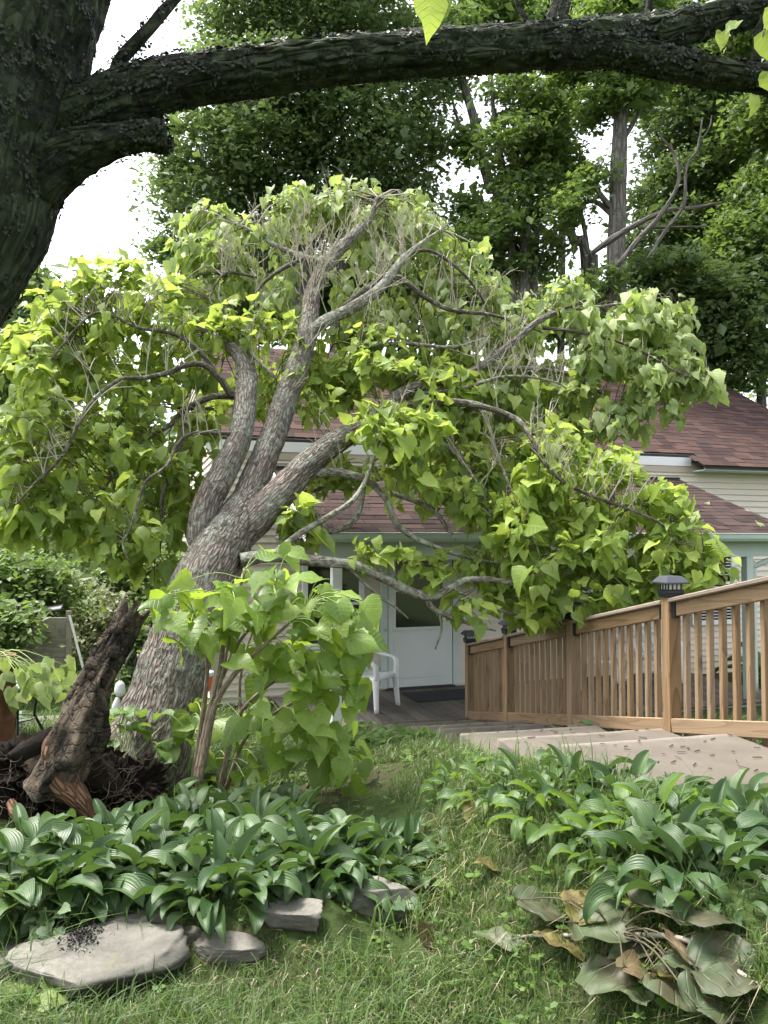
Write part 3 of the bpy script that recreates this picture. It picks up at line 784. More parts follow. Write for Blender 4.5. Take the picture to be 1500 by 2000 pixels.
LEAF = [heart_mesh(.28, .25, .05, 0, 1), heart_mesh(.15, .45, .08, 0, 2), heart_mesh(.4, .6, .06, 0, 3), heart_mesh(-.1, .3, .10, .3, 4),
        heart_mesh(.05, .7, .10, .7, 5), heart_mesh(.55, .35, .08, 0, 6), heart_mesh(-.35, .5, .06, .4, 7), heart_mesh(.1, .15, .12, 0, 8),
        heart_mesh(.7, .5, .10, 0, 9), heart_mesh(-.2, .9, .14, .9, 10), heart_mesh(.3, -.1, .16, .2, 11), heart_mesh(.2, .8, .18, .5, 12)]
class Leaves:
    """A list of leaves to place: position, direction, up, size, variant."""
    def __init__(s): s.P = []; s.X = []; s.Z = []; s.S = []; s.K = []
    def add(s, p, x, z, size, k): s.P.append(p); s.X.append(x); s.Z.append(z); s.S.append(size); s.K.append(k)
    def fin(s):
        P, X, Z, S, K = np.array(s.P), np.array(s.X), np.array(s.Z), np.array(s.S), np.array(s.K)
        X = X / np.linalg.norm(X, axis=1)[:, None]; Y = np.cross(Z, X); Y /= np.linalg.norm(Y, axis=1)[:, None] + 1e-9; Z = np.cross(X, Y)
        return P, X, Y, Z, S, K
def emit_leaves(L, parent, mat, variants, n_parts, name='leaf', rest='foliage', meshes=None):
    P, X, Y, Z, S, K = L.fin()
    px, py, d = project(P + X * S[:, None] * .45)
    vis = (px > -10) & (px < 1510) & (py > -10) & (py < 2010)
    cell = {}
    key = (px // 16).astype(int) * 10000 + (py // 16).astype(int)
    for i in np.argsort(d):
        if vis[i] and key[i] not in cell: cell[key[i]] = i
    front = np.zeros(len(P), bool); front[list(cell.values())] = True
    view = (P - np.array([0, 0, CAM_H])); view /= np.linalg.norm(view, axis=1)[:, None]
    sc = (S / d) ** 2 * (np.abs((Z * view).sum(1)) + .15) * np.where(front, 1, .02) * np.where(vis, 1, 1e-3)
    order = np.argsort(sc)[::-1]; parts = order[:n_parts]; others = order[n_parts:]
    meshes = {} if meshes is None else meshes
    for i in parts:
        k = int(K[i])
        if k not in meshes:
            V, Q, T, A = variants[k]; me = mk_mesh(name, V, Q, T, A); me.materials.append(mat); meshes[k] = me
        Mx = Matrix(((X[i][0] * S[i], Y[i][0] * S[i], Z[i][0] * S[i], P[i][0]), (X[i][1] * S[i], Y[i][1] * S[i], Z[i][1] * S[i], P[i][1]), (X[i][2] * S[i], Y[i][2] * S[i], Z[i][2] * S[i], P[i][2]), (0, 0, 0, 1)))
        place(name, meshes[k], mat, Mx, parent)
    if len(others):
        mb = MB()
        for k in range(len(variants)):
            ii = others[K[others] == k]
            if not len(ii): continue
            V, Q, T, A = variants[k]; n = len(V)
            W = P[ii][:, None, :] + S[ii][:, None, None] * (V[None, :, 0, None] * X[ii][:, None, :] + V[None, :, 1, None] * Y[ii][:, None, :] + V[None, :, 2, None] * Z[ii][:, None, :])
            off = (np.arange(len(ii)) * n)[:, None, None]
            mb.add(W.reshape(-1, 3), (Q[None] + off).reshape(-1, 4), (T[None] + off).reshape(-1, 3), np.tile(A, (len(ii), 1)))
        tag(mb.build(rest, mat, parent), kind='stuff')
def rvec(s=1.): return RNG.normal(0, s, 3)
def unit(v): v = np.asarray(v, float); return v / (np.linalg.norm(v) + 1e-9)

# ------------------------------------------------------------------ the fallen catalpa
ft = thing('fallen_tree', at(300, 1450, 5.4), 'uprooted broadleaf tree with lichened trunk leaning onto the house roof', 'tree')
BR = []          # sampled branch points for shoots: (point, radius)
def limb(name, L, seg=12, mat='bark_branch', bump=.10, flute=0., n=None, sample=True, parent=None, fwd=0.):
    if fwd: L = [(x, y, w, d - fwd * min(1., 2.2 * i / (len(L) - 1))) for i, (x, y, w, d) in enumerate(L)]
    P, R = pxpath(L); R = R * (.60 if fwd else .66 if name == 'branch' else .70 if name == 'stem' else np.linspace(.95, .78, len(R))); n = n or max(8, len(L) * 5)
    V, Q, T, A = tube(P, R, seg, n, bump=bump, bscale=7., flute=flute, ridge=.0085 if name == 'trunk' else .0045 if name == 'stem' else 0.)
    o = MB().add(V, Q, T, A).build(name, M[mat], parent or ft)
    if sample:
        K = catmull(np.column_stack([P, R]), n)
        for k in K: BR.append((k[:3], k[3]))
    return o
limb('trunk', [(262, 1530, 190, 5.25), (290, 1455, 170, 5.35), (312, 1390, 152, 5.45), (340, 1300, 148, 5.6), (368, 1215, 140, 5.75), (398, 1135, 134, 5.95), (432, 1070, 128, 6.15), (465, 1015, 108, 6.3), (490, 970, 80, 6.4)], 150, 'bark_fallen', .05, .05, 320, sample=False)
limb('stem', [(400, 1110, 56, 6.05), (393, 1050, 76, 6.12), (405, 985, 78, 6.2), (438, 920, 74, 6.35), (466, 862, 68, 6.5), (478, 795, 62, 6.7), (481, 735, 58, 6.9), (470, 695, 46, 7.0), (442, 672, 32, 7.1), (420, 655, 22, 7.2)], 80, 'bark_fallen', .06, .04, 200)
limb('stem', [(455, 1040, 80, 6.22), (478, 985, 82, 6.35), (503, 925, 78, 6.5), (532, 855, 73, 6.7), (562, 770, 68, 6.9), (590, 690, 60, 7.1), (605, 625, 52, 7.3), (612, 565, 42, 7.5), (640, 512, 37, 7.7), (690, 460, 30, 7.9), (722, 425, 20, 8.1), (738, 385, 9, 8.2)], 80, 'bark_fallen', .06, .04, 220)
limb('stem', [(462, 1050, 96, 6.22), (510, 1002, 92, 6.3), (555, 955, 84, 6.42), (602, 905, 74, 6.6), (650, 868, 66, 6.8), (700, 838, 56, 7.0), (750, 800, 46, 7.2), (790, 768, 38, 7.4), (850, 745, 30, 7.5), (905, 735, 26, 7.55), (960, 702, 24, 7.6), (1010, 662, 21, 7.65), (1060, 622, 17, 7.7), (1115, 600, 12, 7.75), (1165, 575, 6, 7.8)], 72, 'bark_fallen', .06, .04, 240)
B = 'branch'
limb(B, [(605, 650, 40, 7.2), (640, 625, 38, 7.25), (685, 603, 35, 7.3), (740, 565, 30, 7.4), (770, 527, 26, 7.5), (795, 498, 20, 7.6), (830, 470, 11, 7.7), (862, 448, 5, 7.8)], 14)
limb(B, [(745, 800, 30, 7.1), (820, 790, 28, 7.05), (890, 786, 25, 7.0), (950, 796, 21, 6.95), (1010, 820, 18, 6.9), (1040, 860, 16, 6.8), (1060, 900, 15, 6.75), (1100, 940, 14, 6.7), (1160, 970, 12, 6.65), (1230, 995, 10, 6.6), (1290, 1022, 8, 6.5), (1325, 1062, 4, 6.45)], 12, fwd=.32, mat='bark_bough')
limb(B, [(1200, 985, 9, 6.62), (1260, 988, 7, 6.6), (1300, 1010, 5, 6.55), (1340, 1010, 3, 6.5)], 8)
limb(B, [(590, 930, 30, 6.6), (650, 922, 28, 6.65), (715, 938, 24, 6.7), (755, 975, 20, 6.7), (770, 1015, 18, 6.7), (800, 1045, 17, 6.7), (850, 1068, 14, 6.7), (900, 1085, 12, 6.75), (960, 1098, 9, 6.8), (1010, 1105, 5, 6.8)], 12)
limb(B, [(770, 965, 16, 6.7), (815, 980, 15, 6.75), (850, 1000, 14, 6.8), (875, 1035, 12, 6.8), (890, 1055, 8, 6.8)], 10)
limb(B, [(578, 945, 26, 6.55), (600, 985, 24, 6.6), (622, 1015, 22, 6.65), (645, 1038, 19, 6.7), (690, 1018, 18, 6.75), (705, 985, 15, 6.8), (712, 950, 10, 6.8)], 12)
limb(B, [(470, 1095, 44, 6.0), (530, 1085, 38, 6.05), (580, 1092, 34, 6.1), (640, 1098, 32, 6.15), (690, 1104, 31, 6.2), (740, 1124, 28, 6.25), (790, 1150, 26, 6.3), (838, 1166, 25, 6.35), (875, 1152, 22, 6.4), (915, 1132, 19, 6.45), (985, 1136, 15, 6.5), (1060, 1160, 12, 6.55), (1120, 1172, 7, 6.6)], 16)
limb(B, [(832, 1166, 20, 6.35), (845, 1188, 17, 6.38), (880, 1205, 15, 6.4), (930, 1222, 10, 6.45), (968, 1232, 5, 6.5)], 10)
limb(B, [(685, 1112, 11, 6.2), (732, 1158, 10, 6.25), (770, 1184, 8, 6.3), (797, 1208, 4, 6.32)], 8)
limb(B, [(858, 1196, 8, 6.38), (862, 1230, 7, 6.4), (850, 1268, 5, 6.4)], 8)
limb(B, [(885, 1150, 11, 6.4), (940, 1178, 10, 6.45), (1000, 1198, 8, 6.5), (1045, 1206, 5, 6.5)], 8)
limb(B, [(528, 1088, 22, 6.05), (580, 1046, 19, 6.15), (640, 1010, 17, 6.25), (690, 976, 16, 6.35), (718, 930, 13, 6.45), (735, 880, 9, 6.5), (745, 850, 5, 6.5)], 10)
limb(B, [(452, 772, 26, 6.7), (428, 738, 22, 6.7), (400, 714, 19, 6.7), (370, 712, 18, 6.65), (322, 730, 16, 6.6), (280, 738, 15, 6.55), (240, 740, 14, 6.5), (200, 765, 14, 6.45), (170, 800, 13, 6.4), (142, 850, 12, 6.35), (118, 895, 11, 6.3), (70, 942, 9, 6.2), (32, 985, 5, 6.1)], 12, fwd=.32, mat='bark_bough')
limb(B, [(425, 735, 18, 6.72), (400, 698, 16, 6.75), (368, 668, 14, 6.8), (330, 650, 12, 6.85), (270, 640, 10, 6.85), (195, 610, 9, 6.85), (150, 640, 8, 6.8), (110, 690, 6, 6.7), (75, 730, 4, 6.6)], 10, fwd=.32, mat='bark_bough')
limb(B, [(470, 850, 15, 6.5), (420, 845, 13, 6.45), (372, 848, 12, 6.4), (345, 870, 11, 6.4), (325, 910, 11, 6.35), (286, 940, 10, 6.3), (270, 980, 10, 6.25), (256, 1030, 9, 6.2), (240, 1062, 8, 6.15), (252, 1098, 4, 6.1)], 10, fwd=.32, mat='bark_bough')
limb(B, [(472, 775, 24, 6.8), (412, 776, 21, 6.9), (362, 800, 18, 7.0), (330, 832, 15, 7.0), (280, 862, 12, 6.95), (212, 942, 8, 6.9), (180, 985, 4, 6.8)], 10, fwd=.32, mat='bark_bough')
limb(B, [(365, 800, 16, 6.95), (355, 850, 15, 6.9), (345, 905, 14, 6.85), (318, 962, 12, 6.75), (316, 1025, 9, 6.7), (312, 1085, 5, 6.6)], 10, fwd=.32, mat='bark_bough')
limb(B, [(640, 515, 24, 7.6), (585, 500, 18, 7.7), (540, 480, 15, 7.8), (500, 456, 11, 7.9), (450, 430, 8, 8.0), (400, 412, 4, 8.1)], 10)
limb(B, [(598, 505, 15, 7.65), (560, 520, 14, 7.7), (520, 548, 12, 7.75), (500, 575, 10, 7.75), (492, 605, 6, 7.75)], 8, fwd=.32, mat='bark_bough')
limb(B, [(512, 545, 9, 7.7), (450, 532, 8, 7.75), (425, 550, 7, 7.75), (410, 585, 6, 7.7), (425, 600, 4, 7.6)], 8, fwd=.32, mat='bark_bough')
limb(B, [(540, 740, 12, 6.85), (500, 700, 10, 6.9), (470, 660, 9, 7.0), (440, 620, 8, 7.1), (428, 580, 6, 7.2), (430, 555, 4, 7.2)], 8)
limb(B, [(660, 610, 26, 7.35), (760, 540, 20, 7.7), (830, 580, 18, 7.8), (880, 605, 14, 7.9), (960, 615, 11, 8.0), (1010, 630, 7, 8.0), (1060, 650, 4, 8.0)], 10, fwd=.32, mat='bark_bough')
limb(B, [(780, 500, 12, 7.9), (840, 490, 12, 8.0), (900, 530, 10, 8.1), (940, 580, 8, 8.2), (960, 630, 5, 8.2)], 8, fwd=.32, mat='bark_bough')
limb(B, [(700, 680, 12, 7.3), (780, 670, 11, 7.5), (880, 678, 10, 7.6), (950, 660, 6, 7.7)], 8)
limb(B, [(1060, 640, 12, 7.7), (1140, 650, 10, 7.7), (1200, 665, 9, 7.7), (1260, 690, 8, 7.7), (1330, 730, 5, 7.6), (1385, 745, 3, 7.6)], 8, fwd=.32, mat='bark_bough')
limb(B, [(1080, 610, 11, 7.75), (1160, 600, 9, 7.7), (1240, 590, 7, 7.7), (1300, 580, 4, 7.7)], 8)
limb(B, [(960, 720, 12, 7.6), (1050, 720, 11, 7.7), (1130, 740, 10, 7.8), (1200, 790, 8, 7.8), (1240, 830, 4, 7.8)], 8)
limb(B, [(820, 770, 18, 7.3), (900, 760, 12, 7.2), (990, 735, 9, 7.3), (1080, 745, 6, 7.4), (1120, 770, 3, 7.5)], 8)
limb(B, [(780, 830, 14, 6.9), (850, 855, 12, 6.9), (900, 900, 11, 6.9), (940, 960, 9, 6.8), (960, 1010, 6, 6.8)], 8)
limb(B, [(945, 800, 12, 6.95), (960, 850, 11, 6.9), (975, 900, 10, 6.85), (1000, 960, 8, 6.75), (1010, 990, 4, 6.7)], 8)
limb(B, [(500, 1010, 20, 6.5), (600, 960, 18, 7.4), (760, 930, 16, 8.0), (880, 880, 12, 8.2), (980, 880, 8, 8.2)], 8)
limb(B, [(1060, 1120, 12, 6.6), (1130, 1180, 10, 6.5), (1220, 1150, 7, 6.4), (1290, 1110, 4, 6.35)], 8)

# twigs that carry no leaves any more
tw = MB(); tw2 = MB()
def bare(p0, d, L, r, mb, depth=0):
    pts = [p0]; d = unit(d)
    for k in range(4):
        d = unit(d + rvec(.11) + np.array([0, 0, .03])); pts.append(pts[-1] + d * L / 4)
    V, Q, T, A = tube(pts, np.linspace(r, r * .35, 5), 5, 9, cap=False); mb.add(V, Q, None, A)
    if depth < 2:
        for k in range(RNG.integers(1, 4)):
            bare(pts[RNG.integers(1, 4)], d + rvec(.55), L * .5, r * .6, mb, depth + 1)
for (x0, x1, y0, y1, dd, n, L) in ((600, 745, 430, 600, 7.8, 16, .5), (600, 800, 400, 620, 7.5, 22, .5), (380, 600, 420, 600, 7.5, 22, .45), (700, 1000, 560, 720, 7.3, 30, .45), (100, 420, 600, 900, 6.3, 26, .4), (900, 1250, 820, 1100, 6.4, 30, .35), (590, 640, 520, 640, 7.3, 10, .6), (480, 600, 450, 560, 7.7, 12, .4), (690, 860, 440, 560, 7.7, 14, .45),
                                  (900, 1100, 600, 740, 7.5, 16, .4), (700, 760, 800, 930, 6.6, 9, .35), (990, 1100, 690, 760, 7.4, 14, .3), (560, 640, 780, 900, 6.9, 7, .3),
                                  (470, 560, 600, 760, 7.0, 8, .45), (200, 330, 540, 700, 6.8, 8, .35), (60, 200, 880, 960, 6.2, 5, .25), (820, 1000, 820, 900, 6.8, 10, .3), (650, 720, 930, 1000, 6.6, 6, .25)):
    for k in range(n):
        p = at(RNG.uniform(x0, x1), RNG.uniform(y0, y1), dd)
        j = np.argmin([np.sum((b[0] - p) ** 2) for b in BR]); q = BR[j][0]
        bare(q, (p - q) * .4 + np.array([RNG.normal(0, .35), -.25, .75]), L * RNG.uniform(.6, 1.2), .0055, tw)

# leafy shoots: (cx, cy, rx, ry, depth, spread, shoots, kind)
BL = [(60, 705, 85, 70, 6.5, .4, 11, 'b'), (150, 610, 95, 60, 6.8, .4, 12, 'b'), (225, 545, 70, 38, 7.0, .3, 9, 'b'), (290, 600, 80, 50, 7.0, .4, 10, 'b'), (200, 690, 120, 55, 6.7, .5, 13, 'b'),
      (60, 830, 80, 90, 6.3, .4, 14, 'd'), (190, 800, 100, 75, 6.7, .6, 13, 'b'), (310, 780, 85, 70, 7.2, .6, 12, 'd'), (90, 945, 95, 70, 6.2, .4, 14, 'd'), (210, 915, 90, 85, 6.6, .6, 14, 'd'),
      (310, 900, 75, 90, 6.9, .6, 13, 'd'), (45, 1000, 55, 42, 6.1, .3, 7, 'd'), (160, 1020, 60, 35, 6.3, .3, 7, 'd'), (285, 1030, 60, 60, 6.4, .4, 10, 'd'), (350, 980, 45, 75, 6.9, .4, 8, 'd'),
      (240, 1085, 40, 35, 6.3, .3, 5, 'd'), (325, 1125, 38, 35, 6.5, .3, 5, 'd'), (385, 860, 40, 55, 7.0, .4, 6, 'b'), (20, 900, 40, 60, 6.2, .3, 7, 'd'),
      (410, 470, 60, 45, 8.0, .4, 13, 'p'), (390, 545, 45, 55, 7.9, .4, 10, 'p'), (470, 555, 85, 60, 8.0, .5, 16, 'p'), (510, 440, 85, 38, 8.3, .4, 13, 'p'), (610, 408, 65, 32, 8.5, .3, 12, 'p'),
      (715, 405, 75, 32, 8.5, .4, 14, 'p'), (820, 430, 65, 42, 8.5, .4, 14, 'p'), (880, 500, 65, 52, 8.5, .4, 14, 'p'), (925, 560, 55, 52, 8.4, .4, 12, 'p'), (760, 480, 70, 50, 8.4, .4, 10, 'p'),
      (440, 645, 90, 36, 7.3, .4, 13, 'b'), (530, 640, 60, 40, 7.5, .4, 7, 'b'), (560, 560, 50, 50, 8.0, .3, 6, 'p'), (660, 560, 50, 50, 8.2, .3, 5, 'p'),
      (770, 640, 95, 50, 8.0, .4, 14, 'p'), (890, 640, 85, 55, 8.2, .5, 14, 'p'), (1000, 610, 75, 45, 8.1, .4, 11, 'p'), (1100, 595, 65, 45, 7.9, .4, 11, 'p'), (1200, 620, 75, 52, 7.8, .4, 15, 'p'),
      (1270, 630, 62, 58, 7.7, .4, 14, 'p'), (1325, 710, 60, 50, 7.6, .3, 12, 'p'), (1240, 735, 75, 62, 7.7, .4, 14, 'p'), (1130, 690, 75, 55, 7.9, .4, 12, 'p'), (1020, 700, 75, 55, 8.1, .4, 11, 'p'),
      (1215, 812, 62, 34, 7.7, .3, 9, 'p'), (1120, 790, 75, 55, 7.9, .4, 12, 'd'), (1010, 780, 65, 55, 8.0, .4, 9, 'd'), (730, 690, 85, 48, 7.1, .3, 10, 'b'), (640, 720, 40, 40, 7.2, .3, 4, 'b'),
      (770, 815, 85, 55, 6.6, .3, 12, 'b'), (800, 885, 65, 45, 6.5, .3, 8, 'b'), (880, 740, 60, 40, 7.4, .3, 6, 'b'), (900, 880, 75, 60, 7.6, .5, 12, 'd'), (980, 850, 60, 50, 7.6, .4, 8, 'd'),
      (1080, 850, 55, 38, 6.9, .3, 6, 'b'), (1010, 950, 85, 55, 6.8, .4, 14, 'b'), (1115, 960, 85, 55, 6.7, .4, 14, 'b'), (1195, 920, 45, 35, 6.8, .3, 6, 'b'), (1290, 985, 55, 35, 6.6, .3, 8, 'b'),
      (1040, 1040, 85, 48, 6.7, .4, 13, 'b'), (1165, 1050, 95, 48, 6.6, .4, 15, 'b'), (1300, 1085, 80, 40, 6.4, .3, 12, 'b'), (1100, 1120, 95, 42, 6.6, .4, 13, 'd'), (1240, 1135, 75, 36, 6.4, .3, 10, 'd'),
      (960, 1085, 55, 45, 6.9, .3, 7, 'd'), (975, 1165, 50, 30, 6.7, .3, 6, 'd'), (925, 965, 55, 55, 7.0, .4, 8, 'd'), (850, 955, 55, 36, 6.9, .3, 5, 'b'), (1015, 1190, 45, 20, 6.6, .3, 4, 'b'),
      (720, 1080, 36, 20, 6.3, .2, 2, 'b'), (800, 1085, 28, 22, 6.4, .2, 2, 'b'), (870, 1118, 36, 26, 6.5, .2, 3, 'b'), (905, 1185, 36, 25, 6.4, .2, 2, 'b'), (640, 790, 40, 30, 7.0, .3, 3, 'b'),
      (570, 700, 30, 40, 7.2, .3, 3, 'b'), (620, 930, 40, 20, 7.3, .2, 3, 'd'), (590, 1020, 40, 30, 6.5, .3, 4, 'b'), (680, 920, 40, 25, 7.2, .3, 4, 'd'), (700, 650, 60, 35, 7.8, .3, 6, 'b'),
      (850, 715, 70, 40, 7.8, .3, 9, 'b'), (960, 800, 75, 36, 7.9, .3, 9, 'p'), (890, 790, 60, 36, 7.8, .3, 8, 'd'), (1060, 760, 70, 40, 8.0, .3, 9, 'p'), (980, 690, 70, 40, 8.2, .3, 8, 'p'), (820, 700, 60, 40, 8.2, .3, 7, 'p'), (880, 905, 75, 36, 8.8, .3, 9, 'd'), (960, 950, 70, 36, 8.8, .3, 8, 'd'), (1050, 985, 80, 40, 8.6, .3, 9, 'd'), (1150, 900, 60, 36, 8.4, .3, 7, 'd'), (800, 950, 60, 30, 7.6, .3, 5, 'b'), (720, 600, 60, 40, 8.3, .3, 6, 'p'), (840, 570, 60, 40, 8.4, .3, 7, 'p'), (980, 1020, 60, 40, 6.9, .3, 6, 'b'), (700, 480, 60, 36, 8.5, .3, 6, 'p'), (600, 740, 55, 40, 8.6, .3, 7, 'd'), (680, 710, 70, 40, 8.5, .3, 9, 'd'), (520, 720, 40, 45, 8.6, .3, 6, 'd'), (750, 745, 60, 36, 8.3, .3, 8, 'd'), (430, 770, 36, 40, 8.2, .3, 5, 'd'), (930, 745, 60, 40, 7.9, .3, 8, 'p'), (620, 690, 50, 40, 7.9, .3, 6, 'd'), (540, 760, 40, 50, 7.6, .3, 5, 'd'), (660, 760, 50, 30, 7.7, .3, 5, 'd'), (350, 700, 70, 50, 7.4, .4, 11, 'd'), (260, 650, 80, 50, 7.3, .4, 11, 'd'), (340, 570, 40, 40, 7.6, .3, 7, 'b'),
      (130, 700, 90, 60, 7.0, .4, 10, 'd'), (120, 850, 90, 70, 7.0, .4, 9, 'd'), (250, 850, 80, 70, 7.4, .4, 9, 'd'), (1370, 735, 30, 28, 7.6, .2, 6, 'p'), (1300, 770, 60, 35, 7.6, .3, 8, 'p'), (1180, 700, 70, 50, 7.8, .3, 9, 'p'), (1330, 620, 30, 40, 7.7, .2, 5, 'p'),
      (860, 810, 60, 40, 7.2, .3, 7, 'd'), (950, 910, 60, 40, 7.2, .3, 8, 'd'), (1050, 900, 60, 40, 7.3, .3, 8, 'd'), (1370, 1110, 45, 28, 6.3, .2, 6, 'b'), (1330, 1040, 40, 35, 6.4, .2, 6, 'b'), (1230, 1000, 70, 40, 6.6, .3, 8, 'b'), (1160, 1150, 80, 36, 6.5, .3, 9, 'd'), (1060, 1185, 60, 24, 6.5, .2, 6, 'b'), (400, 420, 40, 20, 8.1, .3, 5, 'p'), (680, 375, 60, 18, 8.5, .3, 7, 'p'), (560, 385, 50, 16, 8.4, .3, 5, 'p')]
LV = {'b': Leaves(), 'p': Leaves(), 'd': Leaves()}
BRP = np.array([b[0] for b in BR])
for (cx, cy, rx, ry, dd, sp, ns, kd) in BL:
    for k in range(ns):
        while True:
            a, b, c = RNG.uniform(-1, 1, 3)
            if a * a + b * b + c * c < 1: break
        g_ = 1.0 if RNG.random() < .85 else 1.22
        e = at(cx + a * rx * g_, cy + b * ry * g_, dd + c * sp * 1.3)
        w = BRP - e; dist = np.sqrt((w ** 2).sum(1)) + np.where(BRP[:, 2] > e[2] + .25, .25, 0)
        j = int(np.argmin(dist)); s0 = BRP[j]
        span = np.linalg.norm(e - s0)
        mid = (s0 + e) / 2 + np.array([0, 0, (.02 + .03 * span) if e[2] > s0[2] else (.08 + .10 * span)]) + rvec(.05)
        out = unit(e - mid + rvec(.1)); tip = e + out * .10 + np.array([0, 0, -.04])
        pts = [s0, mid, e, tip]; rr = max(.004, min(.011, span * .009))
        V, Q, T, A = tube(pts, [rr, rr * .8, .0045, .002], 5, 10, cap=False)
        (tw2 if kd != 'p' or RNG.random() < .6 else tw).add(V, Q, None, A)
        C = catmull(np.array(pts), 20)
        nl = RNG.integers(11, 19)
        for q in range(nl):
            f = 1 - (q / nl) ** 1.2 * .5; p = C[min(19, int(f * 19))]
            side = unit(np.cross(out, [0, 0, 1]) + 1e-6); ang = q * 2.2 + RNG.uniform(0, 1.)
            lat = side * math.cos(ang) + np.cross(side, out) * math.sin(ang)
            if kd == 'p':
                x = unit(lat * .55 + out * .35 + np.array([0, -.15, -.75]) + rvec(.25)); z = unit(lat * .6 + np.array([-.1, -.5, .5]) + rvec(.5)); size = .102 * math.exp(RNG.normal(0, .28)); kk = RNG.choice([0, 2, 3, 4, 5, 6, 8, 9, 11, 9])
            elif kd == 'b':
                x = unit(lat * .8 + out * .45 + np.array([0, -.2, -.35]) + rvec(.4)); z = unit(lat * .2 + np.array([0, -.3, .9]) + rvec(.45)); size = .108 * math.exp(RNG.normal(0, .27)); kk = RNG.choice([0, 1, 2, 3, 5, 7, 8, 10, 11])
            else:
                x = unit(lat * .7 + out * .4 + np.array([0, -.2, -.5]) + rvec(.4)); z = unit(lat * .35 + np.array([0, -.35, .8]) + rvec(.5)); size = .108 * math.exp(RNG.normal(0, .27)); kk = RNG.choice([0, 1, 2, 3, 5, 6, 8, 9, 10, 11])
            pl = p + lat * RNG.uniform(.05, .11) + np.array([0, 0, RNG.uniform(-.03, .03)])
            kind = kd
            u = RNG.random()
            if kd == 'd' and u < .35: kind = 'b'
            if kd == 'p' and u < .12: kind = 'b'
            if kd == 'b' and u < .15: kind = 'd'
            LV[kind].add(pl, x, z, size, int(kk))
            if q < 5:
                V, Q, T, A = tube([p, pl], [.0022, .0016], 3, 2, cap=False); tw2.add(V, Q, None, A)
tag(tw.build('bare_twig', M['bark_twig'], ft), kind='stuff')
tag(tw2.build('leaf_twig', M['twig_dark'], ft), kind='stuff')
emit_leaves(LV['b'], ft, M['leaf_bright'], LEAF, 150)
emit_leaves(LV['p'], ft, M['leaf_pale'], LEAF, 90)
emit_leaves(LV['d'], ft, M['leaf_deep'], LEAF, 60)

# ------------------------------------------------------------------ root plate and dead snag
def blob_mesh(c, r, seed, amp=.25, fs=2.5, sub=4, squash=None, fine=0.):
    bm = bmesh.new(); bmesh.ops.create_icosphere(bm, subdivisions=sub, radius=1)
    V = np.array([v.co[:] for v in bm.verts]); T = np.array([[v.index for v in f.verts] for f in bm.faces]); bm.free()
    n = fbm(V * fs + seed * 3.7, 4)
    if fine: n = n + fine * fbm(V * fs * 7 + seed, 3)
    V = V * (1 + amp * n)[:, None] * np.array(r)
    if squash: V = squash(V)
    return V + np.array(c), T
rp = place('root_plate', None, None, TR(at(110, 1560, 4.5)), ft)
c0 = at(100, 1560, 4.75)
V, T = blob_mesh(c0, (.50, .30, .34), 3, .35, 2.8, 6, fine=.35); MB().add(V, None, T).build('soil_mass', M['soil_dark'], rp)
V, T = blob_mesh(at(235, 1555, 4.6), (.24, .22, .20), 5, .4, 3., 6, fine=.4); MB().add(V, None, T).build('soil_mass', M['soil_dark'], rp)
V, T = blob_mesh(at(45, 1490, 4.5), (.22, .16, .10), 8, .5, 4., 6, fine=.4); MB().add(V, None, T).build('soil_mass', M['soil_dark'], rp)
def root(L, mat='root_red', seg=12, name='root', parent=None):
    P, R = pxpath(L); V, Q, T, A = tube(P, R, seg, len(L) * 7, bump=.25, bscale=9., flute=.2); return MB().add(V, Q, T, A).build(name, M[mat], parent or rp)
root([(122, 1440, 60, 4.30), (116, 1482, 58, 4.26), (124, 1525, 52, 4.22), (150, 1555, 40, 4.2), (172, 1585, 26, 4.2), (186, 1625, 10, 4.2)])
root([(110, 1440, 46, 4.34), (75, 1462, 46, 4.36), (40, 1480, 40, 4.4), (0, 1500, 30, 4.45), (-40, 1520, 14, 4.5)], 'soil_dark')
root([(140, 1490, 60, 4.35), (185, 1510, 50, 4.4), (230, 1545, 36, 4.45), (270, 1580, 22, 4.5), (295, 1610, 8, 4.5)], 'soil_dark')
root([(20, 1565, 14, 4.25), (35, 1590, 22, 4.2), (48, 1605, 18, 4.2), (55, 1622, 6, 4.2)])
fb = MB()
for k in range(130):
    p = at(RNG.uniform(-10, 290), RNG.uniform(1480, 1620), RNG.uniform(4.18, 4.36)); pts = [p]; d = unit(rvec() * np.array([1, .4, .8]) + np.array([0, -.4, -.4]))
    for q in range(4): d = unit(d + rvec(.5)); pts.append(pts[-1] + d * RNG.uniform(.015, .05))
    V, Q, T, A = tube(pts, np.linspace(.0013, .0006, 5), 4, 9, cap=False); fb.add(V, Q, None, A)
tag(fb.build('root_fibre', M['twig_dark'], rp), kind='stuff')

